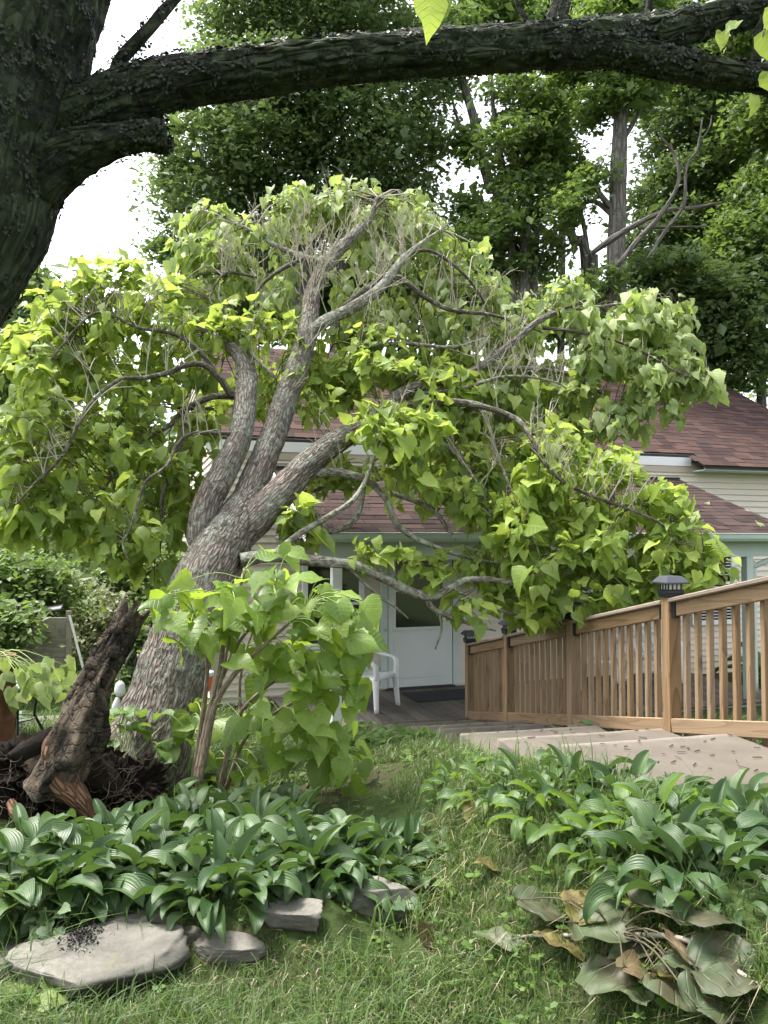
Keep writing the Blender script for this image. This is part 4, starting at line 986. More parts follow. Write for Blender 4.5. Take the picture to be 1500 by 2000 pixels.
snag = thing('dead_stump', at(140, 1500, 4.3), 'rotten dark dead stump with peeling bark tilted beside the leaning trunk', 'stump')
def snag_body():
    L = [(110, 1520, 150, 4.35), (128, 1480, 118, 4.33), (146, 1435, 98, 4.33), (162, 1385, 84, 4.35), (180, 1335, 72, 4.38), (202, 1290, 64, 4.42), (227, 1245, 58, 4.48), (247, 1212, 58, 4.52), (260, 1192, 58, 4.56)]
    P, R = pxpath(L); R = R * .88; n, seg = 120, 60
    V, Q, T, A = tube(P, R, seg, n, bump=.26, bscale=5., flute=.42, cap=False)
    V = V.reshape(n, seg, 3); ax = unit(P[-1] - P[-2])
    j = np.arange(seg); jag = .075 * vnoise(np.stack([np.cos(j / seg * 6.28) * 4, np.sin(j / seg * 6.28) * 4, 0 * j + 3.], -1)) - .05 * np.exp(-((j - 22) / 5.) ** 2)
    w = ss(.85, 1., np.linspace(0, 1, n))
    V += w[:, None, None] * jag[None, :, None] * ax
    # hollow rim and inside wall
    top = V[-1]; c = top.mean(0); inner = c + (top - c) * .62 - ax * .01; deep = c + (top - c) * .45 - ax * .10
    VV = np.vstack([V.reshape(-1, 3), inner, deep, [deep.mean(0)]]); m0 = n * seg
    Q2 = [[(n - 1) * seg + k, (n - 1) * seg + (k + 1) % seg, m0 + (k + 1) % seg, m0 + k] for k in range(seg)] + [[m0 + k, m0 + (k + 1) % seg, m0 + seg + (k + 1) % seg, m0 + seg + k] for k in range(seg)]
    T2 = [[m0 + seg + k, m0 + seg + (k + 1) % seg, m0 + 2 * seg] for k in range(seg)]
    AA = np.vstack([A, A[-seg:] * np.array([.6, .6, 1]), A[-seg:] * np.array([.4, .4, .97]), [[0, 0, 1.]]])
    MB().add(VV, np.vstack([Q, Q2]), T2, AA).build('trunk', M['rotten_wood'], snag)
    return P, R
sP, sR = snag_body()
# slabs of bark that still cling to it, and splintered slivers
for k in range(26):
    f = RNG.uniform(.1, .9); i = f * (len(sP) - 1); a0_ = int(i); c = sP[a0_] * (1 - i + a0_) + sP[min(a0_ + 1, len(sP) - 1)] * (i - a0_); r = np.interp(i, range(len(sR)), sR)
    ax = unit(sP[min(a0_ + 1, len(sP) - 1)] - sP[a0_] if a0_ < len(sP) - 1 else sP[-1] - sP[-2])
    th = RNG.uniform(-2.4, .4); o = np.array([math.cos(th), math.sin(th) , 0.]); o = unit(o - ax * o.dot(ax))
    V, T = blob_mesh((0, 0, 0), (RNG.uniform(.025, .055), RNG.uniform(.018, .032), .010), k, .3, 2.2, 2)
    R = np.array(frame(ax, o)); MB().add(V @ R.T + c + o * r * 1.0, None, T, V).build('bark_plate', M['rotten_wood'], snag)

# ------------------------------------------------------------------ overhanging tree beside the viewer
nt_ = thing('overhanging_tree', at(-420, 1900, 1.9), 'dark lichen covered tree at the left edge with a limb across the top', 'tree')
lich = MB()
def near_limb(name, L, seg, n, bump=.08, lich_n=0, flute=.10, flat=False):
    lich_n *= 3
    P, R = pxpath(L); R = R * (.86 if name == 'limb' else 1.); V, Q, T, A = tube(P, R, seg, n, bump=bump, bscale=9., flute=flute, ridge=.007 if name in ('trunk', 'limb', 'stub') else 0., rscale=60.)
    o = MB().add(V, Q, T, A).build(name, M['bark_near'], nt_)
    if lich_n:
        K = catmull(np.column_stack([P, R]), n); T_ = np.gradient(K[:, :3], axis=0)
        W = V[:n * seg].reshape(n, seg, 3)
        for _ in range(lich_n // 16):
            i, j = RNG.integers(1, n - 1), RNG.integers(0, seg); p = W[i, j]; px, py, d = project(p)
            if not (-60 < px < 1560 and -80 < py < 760): continue
            nn = unit(p - K[i, :3]); t0 = unit(np.cross(nn, rvec())); rad = RNG.uniform(.006, .022); m = int(6 + rad * 700)
            for _k in range(m):
                a_ = RNG.uniform(0, 6.28); t = t0 * math.cos(a_) + np.cross(nn, t0) * math.sin(a_); b = np.cross(nn, t)
                rr = rad * math.sqrt(RNG.random()); s = RNG.uniform(.003, .0075); q = p + t * rr + nn * (.001 + RNG.uniform(0, .004)); lift = RNG.uniform(-.1, .6)
                lich.add([q - b * s * .5, q + t * s * .9 - b * s * .6 + nn * s * lift, q + t * s * 1.1 + b * s * .5 + nn * s * lift, q + b * s * .5], [[0, 1, 2, 3]])
    return o
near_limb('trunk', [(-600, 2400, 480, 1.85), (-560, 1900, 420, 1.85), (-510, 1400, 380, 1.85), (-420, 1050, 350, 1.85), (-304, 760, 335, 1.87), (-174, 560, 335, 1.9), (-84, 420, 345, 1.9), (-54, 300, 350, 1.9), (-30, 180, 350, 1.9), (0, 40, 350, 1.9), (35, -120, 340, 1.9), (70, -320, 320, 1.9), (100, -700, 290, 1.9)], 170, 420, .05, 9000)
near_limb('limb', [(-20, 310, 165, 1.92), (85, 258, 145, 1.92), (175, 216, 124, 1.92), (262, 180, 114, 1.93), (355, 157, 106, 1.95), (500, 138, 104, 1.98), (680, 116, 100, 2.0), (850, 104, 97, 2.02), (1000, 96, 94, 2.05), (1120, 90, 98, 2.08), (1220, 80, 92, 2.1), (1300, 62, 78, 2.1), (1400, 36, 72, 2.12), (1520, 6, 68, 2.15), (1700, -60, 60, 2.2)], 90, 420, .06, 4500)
near_limb('limb', [(1120, 92, 70, 2.08), (1200, 98, 78, 2.08), (1280, 116, 70, 2.08), (1360, 134, 64, 2.08), (1450, 150, 60, 2.08), (1560, 162, 56, 2.08), (1750, 170, 50, 2.1)], 70, 200, .06, 1300)
near_limb('stub', [(50, 365, 120, 1.9), (130, 308, 96, 1.89), (195, 280, 70, 1.88), (255, 268, 56, 1.88), (300, 265, 54, 1.88), (319, 265, 53, 1.88), (321, 265, 51, 1.88)], 60, 100, .05, 700)
near_limb('twig', [(222, 165, 30, 1.93), (228, 130, 26, 1.93), (245, 105, 26, 1.93), (290, 58, 23, 1.94), (315, 28, 24, 1.95), (345, -5, 19, 1.96), (390, -60, 16, 1.98)], 16, 40, .12, 150)
near_limb('twig', [(1080, 80, 46, 2.06), (1086, 45, 40, 2.07), (1096, 5, 38, 2.08), (1108, -50, 34, 2.1)], 20, 24, .08, 120)
near_limb('twig', [(1036, 62, 12, 2.05), (1026, 35, 11, 2.05), (1010, 5, 9, 2.06), (1004, -40, 8, 2.06)], 10, 20, .1)
near_limb('twig', [(1262, 60, 20, 2.1), (1266, 25, 16, 2.1), (1272, -30, 14, 2.1)], 10, 16, .1)
near_limb('twig', [(1474, 150, 22, 2.08), (1478, 100, 19, 2.08), (1484, 55, 18, 2.08), (1510, 10, 16, 2.08)], 12, 24, .1)
tag(lich.build('lichen_crust', M['lichen'], nt_), kind='stuff')
# leaves of its lowest twigs hanging into view, and unseen crown leaves added overhead for shade
NL = Leaves()
for (px, py, d, s, tx, tz) in ((838, -12, 1.5, .085, (.1, 0, -1), (.3, -.9, .1)), (1506, 60, 1.9, .10, (.15, 0, -1), (-.7, -.7, .1)), (1500, 140, 1.9, .06, (.3, .1, -1), (-.5, -.8, 0)),
                               (1410, 62, 2.0, .05, (0, 0, -1), (.2, -1, 0)), (1472, 188, 2.0, .055, (.1, 0, -1), (.5, -.8, 0)), (1440, 42, 1.9, .045, (-.6, 0, -.5), (.1, -.6, .7)), (1516, 20, 1.9, .09, (.1, 0, -1), (.1, -1, .2))):
    NL.add(at(px, py, d), np.array(tx), np.array(tz), s, int(RNG.choice([0, 1, 7])))
V, Q, T, A = tube([at(838, -10, 1.5), at(845, -60, 1.52), at(860, -160, 1.6)], [.002, .003, .004], 6, 8); MB().add(V, Q, T, A).build('twig', M['twig_dark'], nt_)
V, Q, T, A = tube([at(1490, 72, 1.9), at(1500, 20, 1.95), at(1530, -60, 2.0)], [.0015, .003, .004], 6, 8); MB().add(V, Q, T, A).build('twig', M['twig_dark'], nt_)
emit_leaves(NL, nt_, M['leaf_bright'], LEAF, 40)
CL = Leaves()
for k in range(700):
    x, y = RNG.uniform(-4.5, 1.5), (RNG.uniform(-3, 1.) if k < 450 else RNG.uniform(1, 3.5))
    z = CAM_H + .86 * max(y, 0) + .7 + RNG.uniform(0, 2.6) + abs(min(y, 0)) * .1
    CL.add(np.array([x, y, z]), unit(rvec() + np.array([0, 0, -.4])), unit(rvec(.5) + np.array([0, 0, 1])), RNG.uniform(.15, .24), int(RNG.integers(0, 8)))
P_, X_, Y_, Z_, S_, K_ = CL.fin()
emit_leaves(CL, nt_, M['leaf_deep'], LEAF, 0, rest='crown')  # out of view; massed behind the camera to darken trunk and limb

# ------------------------------------------------------------------ woodland behind
def leaf_cloud(blobs, n, size, flat=.5, clump=.55, seedv=0, shell=.35, droop=.25):
    """Leaf-sized pointed faces in clumps through ellipsoids given in metres: (c, r, weight)."""
    rg = np.random.default_rng(seedv + 100); w = np.array([b[2] for b in blobs], float); w /= w.sum()
    cnt = rg.multinomial(n, w); Vs = []; 
    for (c, r, _), k in zip(blobs, cnt):
        if k == 0: continue
        m = max(3, k // 34); d = rg.normal(0, 1, (m, 3)); d /= np.linalg.norm(d, axis=1)[:, None]
        rad = (shell + (1 - shell) * rg.random(m)) ** .6
        cc = np.array(c) + d * rad[:, None] * np.array(r)
        cr = clump * rg.uniform(.5, 1.3, m)
        i = rg.integers(0, m, k)
        off = rg.normal(0, .5, (k, 3)) * cr[i][:, None] * np.array([1, 1, flat])
        P = cc[i] + off; P[:, 2] -= droop * (off[:, 0] ** 2 + off[:, 1] ** 2)
        s = size * np.exp(rg.normal(-.05, .38, k))
        nr = rg.normal(0, .55, (k, 3)) + np.array([0, -.25, .9]); nr /= np.linalg.norm(nr, axis=1)[:, None]
        t = rg.normal(0, 1, (k, 3)) + off * 1.2; t -= nr * (t * nr).sum(1)[:, None]; t /= np.linalg.norm(t, axis=1)[:, None] + 1e-9
        b = np.cross(nr, t)
        S = s[:, None]
        Vs.append(np.stack([P - t * S * .5, P + b * S * .36 + nr * S * .08, P + t * S * .62 - nr * S * .1, P - b * S * .36 + nr * S * .08], 1).reshape(-1, 3))
    V = np.concatenate(Vs); Q = np.arange(len(V)).reshape(-1, 4)
    return V, Q
def blobs_px(L):
    """[(px, py, rx, ry, depth, depth_radius)] -> metre ellipsoids weighted by size."""
    out = []
    for (x, y, rx, ry, d, dr) in L:
        out.append((at(x, y, d), (rx / 1500 * d, dr, ry / 1500 * d), rx * ry))
    return out
def wood_tree(name, label, base, limbs, crown, n, mat, size=.16, group='trees of the wood behind the house', flat=.5, clump=.55, seedv=0, barkm='bark_far', shell=.35, cat='tree'):
    t = thing(name, base, label, cat, group)
    for i, L in enumerate(limbs):
        P, R = pxpath(L); V, Q, T, A = tube(P, R, 10, len(L) * 6, bump=.08, bscale=3.)
        MB().add(V, Q, T, A).build('trunk' if i == 0 else 'limb', M[barkm], t)
    if crown:
        if limbs:
            TP = np.concatenate([catmull(pxpath(L)[0], 30) for L in limbs]); tws = MB()
            for (x, y, rx, ry, d, dr) in crown:
                c = at(x, y, d); dd_ = np.linalg.norm(TP - c, axis=1) + np.where(TP[:, 2] > c[2] - .2, 2.5, 0); b0 = TP[int(np.argmin(dd_))]
                if np.linalg.norm(c - b0) > 9: continue
                mid = (b0 + c) / 2 + np.array([0, 0, .35]); Vb, Qb, Tb, Ab = tube([b0, mid, c], [.07, .05, .022], 6, 12, bump=.1, bscale=2.); MB().add(Vb, Qb, Tb, Ab).build('limb', M[barkm], t)
                for _ in range(9):
                    e = c + RNG.uniform(-1, 1, 3) * np.array([rx / 1500 * d, dr * .6, ry / 1500 * d]); m0 = mid * .4 + c * .6
                    Vb, Qb, Tb, Ab = tube([m0, (m0 + e) / 2 + rvec(.12), e], [.02, .013, .005], 4, 8, cap=False); tws.add(Vb, Qb, None, Ab)
            tag(tws.build('twig', M[barkm], t), kind='stuff')
        V, Q = leaf_cloud(blobs_px(crown), n, size, flat, clump, seedv, shell)
        tag(mk := MB().add(V, Q).build('crown', M[mat], t, smooth=False), kind='stuff')
    return t
def gb(px, d): 
    x = (px - 750) / 1500 * d; return (float(x), float(d), float(ground_z(x, d)))
def stem(px0, d, pts):
    """A trunk from the ground up through px points [(px, py, w)]."""
    g = gb(px0, d); _, gy, _ = project(np.array(g)); w0 = pts[0][2] * 1.15
    return [(px0, float(gy), w0, d)] + [(a, b, w, d) for a, b, w in pts]

wood_tree('maple_tree', 'tall dense dark green maple rising behind the left part of the house', gb(560, 21), 
          [stem(585, 21, [(590, 600, 44), (600, 400, 36), (610, 200, 26), (620, 0, 16), (625, -200, 8)]), stem(640, 21, [(660, 560, 22), (700, 350, 20), (720, 150, 14), (730, -60, 8)]),
           [(600, 430, 18, 21), (520, 330, 14, 21), (450, 240, 9, 21), (410, 180, 4, 21)], [(604, 330, 18, 21), (680, 220, 12, 21), (760, 120, 8, 21), (800, 40, 4, 21)], [(590, 520, 16, 21), (480, 460, 12, 21), (390, 420, 8, 21), (330, 400, 4, 21)]],
          [(480, 70, 95, 70, 21, 2), (445, 190, 80, 60, 20.5, 2), (390, 300, 85, 70, 20.5, 2), (400, 420, 80, 60, 20.5, 2), (520, 290, 100, 90, 20, 2), (650, 240, 130, 90, 20.5, 2.4), (760, 320, 105, 80, 20.5, 2.2), (600, 70, 120, 80, 21, 2.4), (730, 70, 110, 80, 21, 2.2),
           (830, 200, 60, 70, 20.5, 2), (430, 505, 90, 45, 20.5, 2), (330, 345, 32, 30, 20.5, 1), (560, 420, 120, 60, 21, 2), (700, 420, 120, 60, 21, 2), (800, 430, 70, 50, 21, 2), (600, -110, 220, 110, 21, 3), (350, 490, 50, 30, 20.5, 1), (560, 180, 90, 60, 20, 2)],
          100000, 'far_dark', .125, seedv=1, clump=.7)
wood_tree('maple_tree', 'many stemmed maple with sky gaps left of the pale straight trunk', gb(1020, 18),
          [stem(1020, 18, [(1025, 540, 24), (1030, 380, 18), (1020, 240, 14), (1015, 100, 9)]), stem(1032, 18, [(1045, 520, 14), (1062, 350, 12), (1075, 220, 9), (1090, 120, 5)]), stem(1008, 18, [(1000, 520, 15), (985, 350, 12), (965, 230, 9), (960, 140, 5)]),
           [(1022, 420, 12, 18), (1050, 300, 9, 18), (1058, 180, 6, 18)]],
          [(1000, 290, 75, 60, 18, 1.2), (1060, 250, 60, 70, 18, 1.2), (1040, 390, 75, 55, 18, 1.2), (960, 450, 60, 45, 18, 1), (1070, 330, 55, 50, 18, 1), (1000, 180, 60, 40, 18, 1), (1050, 500, 60, 50, 18.5, 1), (900, 480, 55, 40, 18.5, 1), (980, 540, 80, 30, 18.5, 1)],
          14000, 'far_mid', .125, seedv=2, clump=.5, flat=.35)
wood_tree('leaning_tree', 'slender dark trunk leaning left through the sky gap, light foliage at its top', gb(1010, 20),
          [stem(985, 20, [(975, 430, 22), (958, 370, 21), (938, 290, 20), (925, 230, 18), (905, 160, 15), (885, 60, 11), (870, -40, 6)]), [(950, 340, 9, 20), (900, 250, 7, 20), (880, 180, 4, 20)]],
          [(940, 60, 70, 50, 20, 1.5), (880, 110, 50, 50, 20, 1.5), (1000, 30, 70, 40, 20, 1.5), (900, 290, 26, 30, 20, .8), (920, 420, 30, 30, 20, .8)], 8000, 'far_light', .16, seedv=3)
wood_tree('pale_trunk_tree', 'tall tree with a straight pale grey trunk above the right roof', gb(1205, 16),
          [stem(1203, 16, [(1203, 560, 38), (1206, 420, 34), (1209, 300, 30), (1214, 210, 28), (1222, 170, 22), (1238, 90, 16), (1250, -60, 9)]), [(1212, 215, 18, 16), (1202, 170, 14, 16), (1185, 80, 10, 16), (1170, -40, 6, 16)],
           [(1204, 412, 12, 16), (1180, 390, 11, 16), (1160, 358, 8, 16), (1150, 330, 5, 16)], [(1216, 275, 10, 16), (1240, 235, 9, 16), (1262, 190, 5, 16)]],
          [(1170, 190, 45, 40, 16, 1), (1240, 150, 60, 50, 16, 1), (1150, 90, 70, 45, 16, 1.2), (1110, 420, 32, 30, 16.5, .8), (1300, 90, 80, 50, 16, 1.2), (1160, 345, 30, 20, 16, .6), (1180, 560, 40, 25, 16, .8), (1210, 20, 90, 40, 16, 1.2)],
          16000, 'far_mid', .115, seedv=4, clump=.5)
wood_tree('broken_tree', 'snapped grey trunk with a splintered top and a leaning side stem', gb(1155, 19),
          [stem(1158, 19, [(1157, 560, 23), (1155, 520, 22), (1152, 498, 18), (1150, 488, 6)]), stem(1152, 19, [(1145, 540, 18), (1120, 470, 18), (1100, 405, 16), (1085, 340, 12), (1080, 280, 8), (1075, 200, 5)]),
           [(1152, 520, 9, 19), (1140, 440, 9, 19), (1125, 380, 7, 19), (1118, 350, 5, 19)]], [(1080, 320, 40, 40, 19, .9), (1110, 360, 36, 28, 19, .8), (1070, 230, 50, 50, 19, .9)], 6000, 'far_mid', .12, seedv=41)
wood_tree('fallen_dead_branch', 'long bare dead branches fallen slantwise across the pale straight trunk', gb(1240, 15),
          [[(1155, 495, 10, 15.2), (1190, 470, 13, 15), (1240, 440, 11, 14.8), (1300, 412, 9, 14.6), (1360, 405, 7, 14.5), (1410, 395, 4, 14.4)], [(1205, 520, 9, 14.8), (1245, 470, 11, 14.7), (1290, 420, 9, 14.6), (1325, 355, 7, 14.5), (1315, 300, 5, 14.5), (1285, 260, 3, 14.4)],
           [(1265, 505, 6, 14.6), (1300, 450, 8, 14.6), (1335, 400, 7, 14.5), (1340, 330, 6, 14.5), (1362, 290, 5, 14.4), (1372, 230, 3, 14.4)], [(1245, 445, 6, 14.8), (1310, 444, 5, 14.7), (1380, 442, 3, 14.7)], [(1336, 330, 4, 14.5), (1320, 310, 3, 14.5), (1310, 280, 2, 14.5)], [(1365, 280, 3, 14.4), (1385, 250, 2.5, 14.4), (1390, 225, 1.5, 14.4)]],
          None, 0, 'far_mid', group='fallen wood beyond the roof', cat='branch')
wood_tree('woodland_tree', 'broad dark green tree filling the upper right behind the dead branches', gb(1350, 21),
          [stem(1345, 21, [(1350, 500, 22), (1352, 300, 18), (1350, 120, 12), (1350, 0, 6)]), stem(1400, 21, [(1410, 450, 16), (1440, 300, 13), (1450, 150, 8)]), [(1352, 380, 10, 21), (1300, 300, 8, 21), (1270, 230, 4, 21)]],
          [(1350, 250, 90, 60, 21, 2), (1320, 370, 80, 55, 21, 2), (1400, 330, 90, 70, 21, 2), (1290, 470, 70, 50, 21, 2), (1380, 450, 90, 60, 21, 2), (1430, 210, 80, 60, 21, 2), (1340, 150, 90, 50, 21, 2), (1480, 300, 40, 90, 21, 1.5)],
          46000, 'far_dark', .125, seedv=5, clump=.65)
wood_tree('woodland_tree', 'mid green tree at the right edge under the forked limb', gb(1500, 18),
          [stem(1490, 18, [(1485, 500, 18), (1478, 350, 15), (1470, 200, 10)])], [(1460, 470, 70, 60, 18, 1.5), (1490, 380, 50, 50, 18, 1.2), (1440, 560, 80, 50, 18, 1.5), (1500, 230, 60, 60, 18, 1.2), (1420, 90, 90, 40, 19, 1.5)], 24000, 'far_mid', .12, seedv=6, clump=.6)
wood_tree('young_maple', 'leafy young maple spreading in tiers just above the red brown roof', gb(1330, 15.8),
          [stem(1330, 17.6, [(1335, 640, 9), (1345, 560, 7), (1352, 500, 4)]), stem(1390, 17.6, [(1392, 660, 9), (1400, 570, 6), (1410, 500, 4)])],
          [(1290, 530, 90, 28, 17.2, 1.2), (1380, 580, 110, 45, 17.4, 1.4), (1450, 640, 80, 60, 17.4, 1.4), (1260, 590, 70, 35, 17.4, 1), (1340, 660, 100, 55, 17.8, 1.4), (1420, 720, 100, 45, 17.8, 1.4), (1490, 560, 40, 60, 17.2, 1)], 32000, 'far_dark', .11, seedv=7, clump=.5, flat=.25)
wood_tree('woodland_tree', 'dim tree low behind the crown of the fallen tree', gb(800, 25),
          [stem(830, 25, [(830, 600, 20), (825, 450, 14)])], [(560, 560, 150, 70, 25, 2.5), (720, 560, 120, 70, 25, 2.5), (880, 560, 100, 60, 25, 2), (1000, 600, 120, 50, 24, 2), (450, 620, 120, 70, 25, 2), (1120, 610, 80, 40, 24, 2)], 17000, 'far_dark', .24, seedv=8, clump=.8)
wood_tree('woodland_tree', 'light green treetop filling the sky above the long limb', gb(1080, 24),
          [stem(1090, 24, [(1100, 300, 14), (1110, 120, 10)])], [(960, 30, 60, 30, 24, 2), (1080, 60, 70, 30, 24, 2), (1180, 40, 70, 40, 24, 2), (1290, 60, 80, 40, 24, 2), (1120, 170, 60, 50, 24, 2), (1060, -60, 200, 60, 24, 2)], 9000, 'far_light', .2, seedv=9, clump=.6)
wood_tree('small_tree', 'small dark leafy tree below the overhanging trunk at the left edge', gb(40, 16),
          [stem(40, 16, [(50, 800, 14), (60, 640, 10), (70, 560, 5)])], [(75, 560, 45, 38, 16, 1), (30, 640, 55, 50, 16, 1), (95, 640, 40, 40, 16, 1), (20, 740, 60, 60, 16, 1), (90, 740, 60, 60, 16.5, 1), (150, 700, 60, 60, 17, 1)], 9000, 'far_dark', .15, seedv=10, clump=.5)
# shrubs left of the house
SH = 'shrubs left of the house'
def shrub(name, label, px, d, crown, n, mat, size, seedv, flat=.7, clump=.35):
    g = gb(px, d); _, gy, _ = project(np.array(g))
    wood_tree(name, label, g, [[(px, gy, 8, d), (px + 4, gy - 40, 6, d), (px - 6, gy - 90, 3, d)], [(px + 6, gy, 6, d), (px + 22, gy - 60, 5, d), (px + 30, gy - 100, 3, d)]], crown, n, mat, size, SH, flat, clump, seedv, 'bark_far', .2, 'shrub')
shrub('shrub', 'dark glossy shrub overhanging the little plank shed at the left edge', 20, 11, [(10, 1125, 75, 45, 11.6, .8), (40, 1180, 60, 45, 11.5, .6), (-5, 1235, 50, 45, 10.3, .4), (85, 1130, 40, 35, 11.6, .5), (120, 1160, 30, 25, 11.8, .4), (30, 1210, 40, 20, 10.4, .3)], 11000, 'far_mid', .085, 21)
shrub('shrub', 'pale cream flowering shrub right behind the plank shed', 170, 13.5, [(150, 1180, 50, 40, 13.5, .6), (200, 1200, 60, 45, 13.4, .7), (180, 1250, 70, 40, 13.3, .7), (120, 1150, 40, 30, 13.6, .6)], 9000, 'far_pale', .075, 22)
shrub('shrub', 'feathery light green shrub left of the leaning trunk', 270, 14.5, [(250, 1120, 60, 50, 14.5, .7), (200, 1090, 60, 40, 14.8, .7), (290, 1190, 45, 50, 14.2, .6), (310, 1120, 50, 60, 14.6, .6)], 12000, 'far_light', .075, 23)
shrub('shrub', 'mid green bush under the drooping branches in the left background', 130, 16, [(90, 1090, 80, 40, 16, 1), (180, 1140, 80, 40, 16, 1), (30, 1070, 60, 40, 16, 1), (280, 1050, 80, 50, 16.5, 1)], 10000, 'far_mid', .10, 24)
shrub('shrub', 'tall dark bush closing the view behind the left shrubs', 160, 20, [(60, 1000, 110, 60, 20, 1.5), (200, 1000, 110, 60, 20, 1.5), (120, 1060, 150, 50, 20, 1.5), (300, 1000, 80, 80, 20, 1.5), (220, 900, 140, 80, 21, 1.5), (60, 900, 120, 80, 21, 1.5)], 14000, 'far_dark', .16, 25, clump=.7)
shrub('shrub', 'low leafy growth between the stump and the leaning trunk', 275, 8.5, [(270, 1260, 22, 45, 8.5, .25), (255, 1330, 30, 30, 8.4, .25), (300, 1220, 26, 30, 8.8, .25)], 2600, 'far_mid', .075, 26, clump=.15)
# far wood that reads as one mass
fw = [((x, y, 3 + 2 * math.sin(x * .7)), (4, 2.5, 4.5), 1) for x, y in [(-22, 34), (-15, 36), (10, 36), (16, 34), (22, 32), (28, 34), (-28, 30), (13, 27), (17, 25), (21, 27), (-9, 30), (-13, 27), (-5, 31), (0, 32), (5, 33)]]
V, Q = leaf_cloud([(np.array(c), r, w) for c, r, w in fw], 36000, .30, .6, .9, 31)
tag(MB().add(V, Q).build('far_wood', M['far_dark'], smooth=False), kind='stuff')

# ------------------------------------------------------------------ catalpa shoots in front of the trunk
sap = thing('catalpa_sapling', gpos(395, 1545), 'clump of young shoots with big heart shaped spotted leaves in front of the leaning trunk', 'sapling')
SD = 4.9
SST = []
def sstem(L, w0=14):
    n = len(L); Lw = [(x, y, w0 * (1 - .75 * k / (n - 1)), d) for k, (x, y, d) in enumerate(L)]
    P, R = pxpath(Lw); V, Q, T, A = tube(P, R, 10, n * 6, bump=.08, bscale=12.); MB().add(V, Q, T, A).build('stem', M['bark_sapling'], sap)
    for k in catmull(P, n * 6)[n:]: SST.append(k)
sstem([(380, 1550, 4.85), (392, 1480, 4.85), (410, 1390, 4.85), (428, 1320, 4.85), (440, 1240, 4.85), (465, 1160, 4.8), (480, 1110, 4.8)], 17)
sstem([(385, 1550, 4.8), (400, 1470, 4.8), (420, 1380, 4.78), (455, 1320, 4.75), (500, 1275, 4.72), (550, 1230, 4.7), (600, 1180, 4.7)], 17)
sstem([(376, 1545, 4.9), (390, 1440, 4.9), (402, 1350, 4.9), (405, 1290, 4.9), (395, 1240, 4.85), (380, 1200, 4.8)], 13)
sstem([(430, 1550, 4.95), (445, 1470, 4.95), (465, 1400, 4.95), (510, 1350, 4.9), (570, 1310, 4.85), (640, 1270, 4.8)], 12)
sstem([(440, 1545, 5.0), (480, 1440, 5.0), (540, 1390, 4.95), (600, 1360, 4.9), (650, 1340, 4.85)], 10)
sstem([(430, 1330, 4.84), (470, 1250, 4.82), (520, 1190, 4.78), (540, 1130, 4.75)], 9)
sstem([(425, 1360, 4.82), (440, 1290, 4.78), (452, 1220, 4.75), (450, 1170, 4.72)], 8)
sstem([(600, 1540, 4.9), (620, 1500, 4.88), (640, 1470, 4.85), (650, 1450, 4.85)], 5)
sstem([(470, 1400, 4.95), (470, 1320, 5.0), (500, 1220, 5.05), (560, 1150, 5.05)], 8)
SSTA = np.array(SST); SL_ = Leaves(); pet = MB()
SB = [(350, 1180, 40, 35, 4.7, 6), (370, 1240, 50, 30, 4.75, 7), (430, 1180, 70, 45, 4.75, 11), (520, 1150, 70, 50, 4.75, 11), (540, 1090, 40, 20, 4.75, 3), (610, 1160, 70, 45, 4.7, 11), (670, 1200, 42, 45, 4.65, 8), (620, 1240, 70, 50, 4.7, 11), (690, 1260, 22, 25, 4.65, 4), (560, 1290, 60, 50, 4.9, 9),
      (630, 1320, 60, 50, 4.8, 10), (560, 1370, 70, 50, 5.0, 10), (640, 1400, 50, 50, 4.8, 9), (690, 1360, 14, 30, 4.7, 3), (500, 1430, 60, 50, 5.0, 7), (590, 1460, 60, 40, 4.9, 8), (670, 1470, 40, 40, 4.8, 7), (520, 1500, 60, 30, 4.9, 5), (660, 1520, 30, 25, 4.8, 3), (380, 1400, 20, 60, 5.15, 4), (500, 1240, 60, 40, 4.95, 6), (375, 1150, 40, 20, 4.8, 3), (400, 1480, 20, 40, 5.1, 3), (430, 1300, 30, 30, 4.7, 1), (480, 1390, 25, 25, 4.65, 2)]
for (cx, cy, rx, ry, d, n) in SB:
    for k in range(int(n * 1.6) if n > 2 else n):
        e = at(cx + RNG.uniform(-1, 1) * rx, cy + RNG.uniform(-1, 1) * ry, d + RNG.uniform(-.25, .2))
        j = int(np.argmin(((SSTA - e) ** 2).sum(1) + .3 * np.abs(SSTA[:, 2] - e[2]))); s0 = SSTA[j]
        m = (s0 + e) / 2 + np.array([0, 0, .04]); V, Q, T, A = tube([s0, m, e], [.0035, .003, .0025], 5, 7, cap=False); pet.add(V, Q, None, A)
        o = e - s0; o[2] = 0; o = unit(o + rvec(.2))
        x = unit(o * .8 + np.array([RNG.normal(.1, .3), -.25, RNG.uniform(-.75, -.05)])); z = unit(np.array([0, -.55, .8]) + rvec(.3) + o * .25)
        SL_.add(e, x, z, RNG.uniform(.11, .23), int(RNG.choice([0, 1, 2, 3, 5, 7, 6])))
tag(pet.build('leaf_stalk', M['petiole'], sap), kind='stuff')
emit_leaves(SL_, sap, M['leaf_sapling'], LEAF, 300)

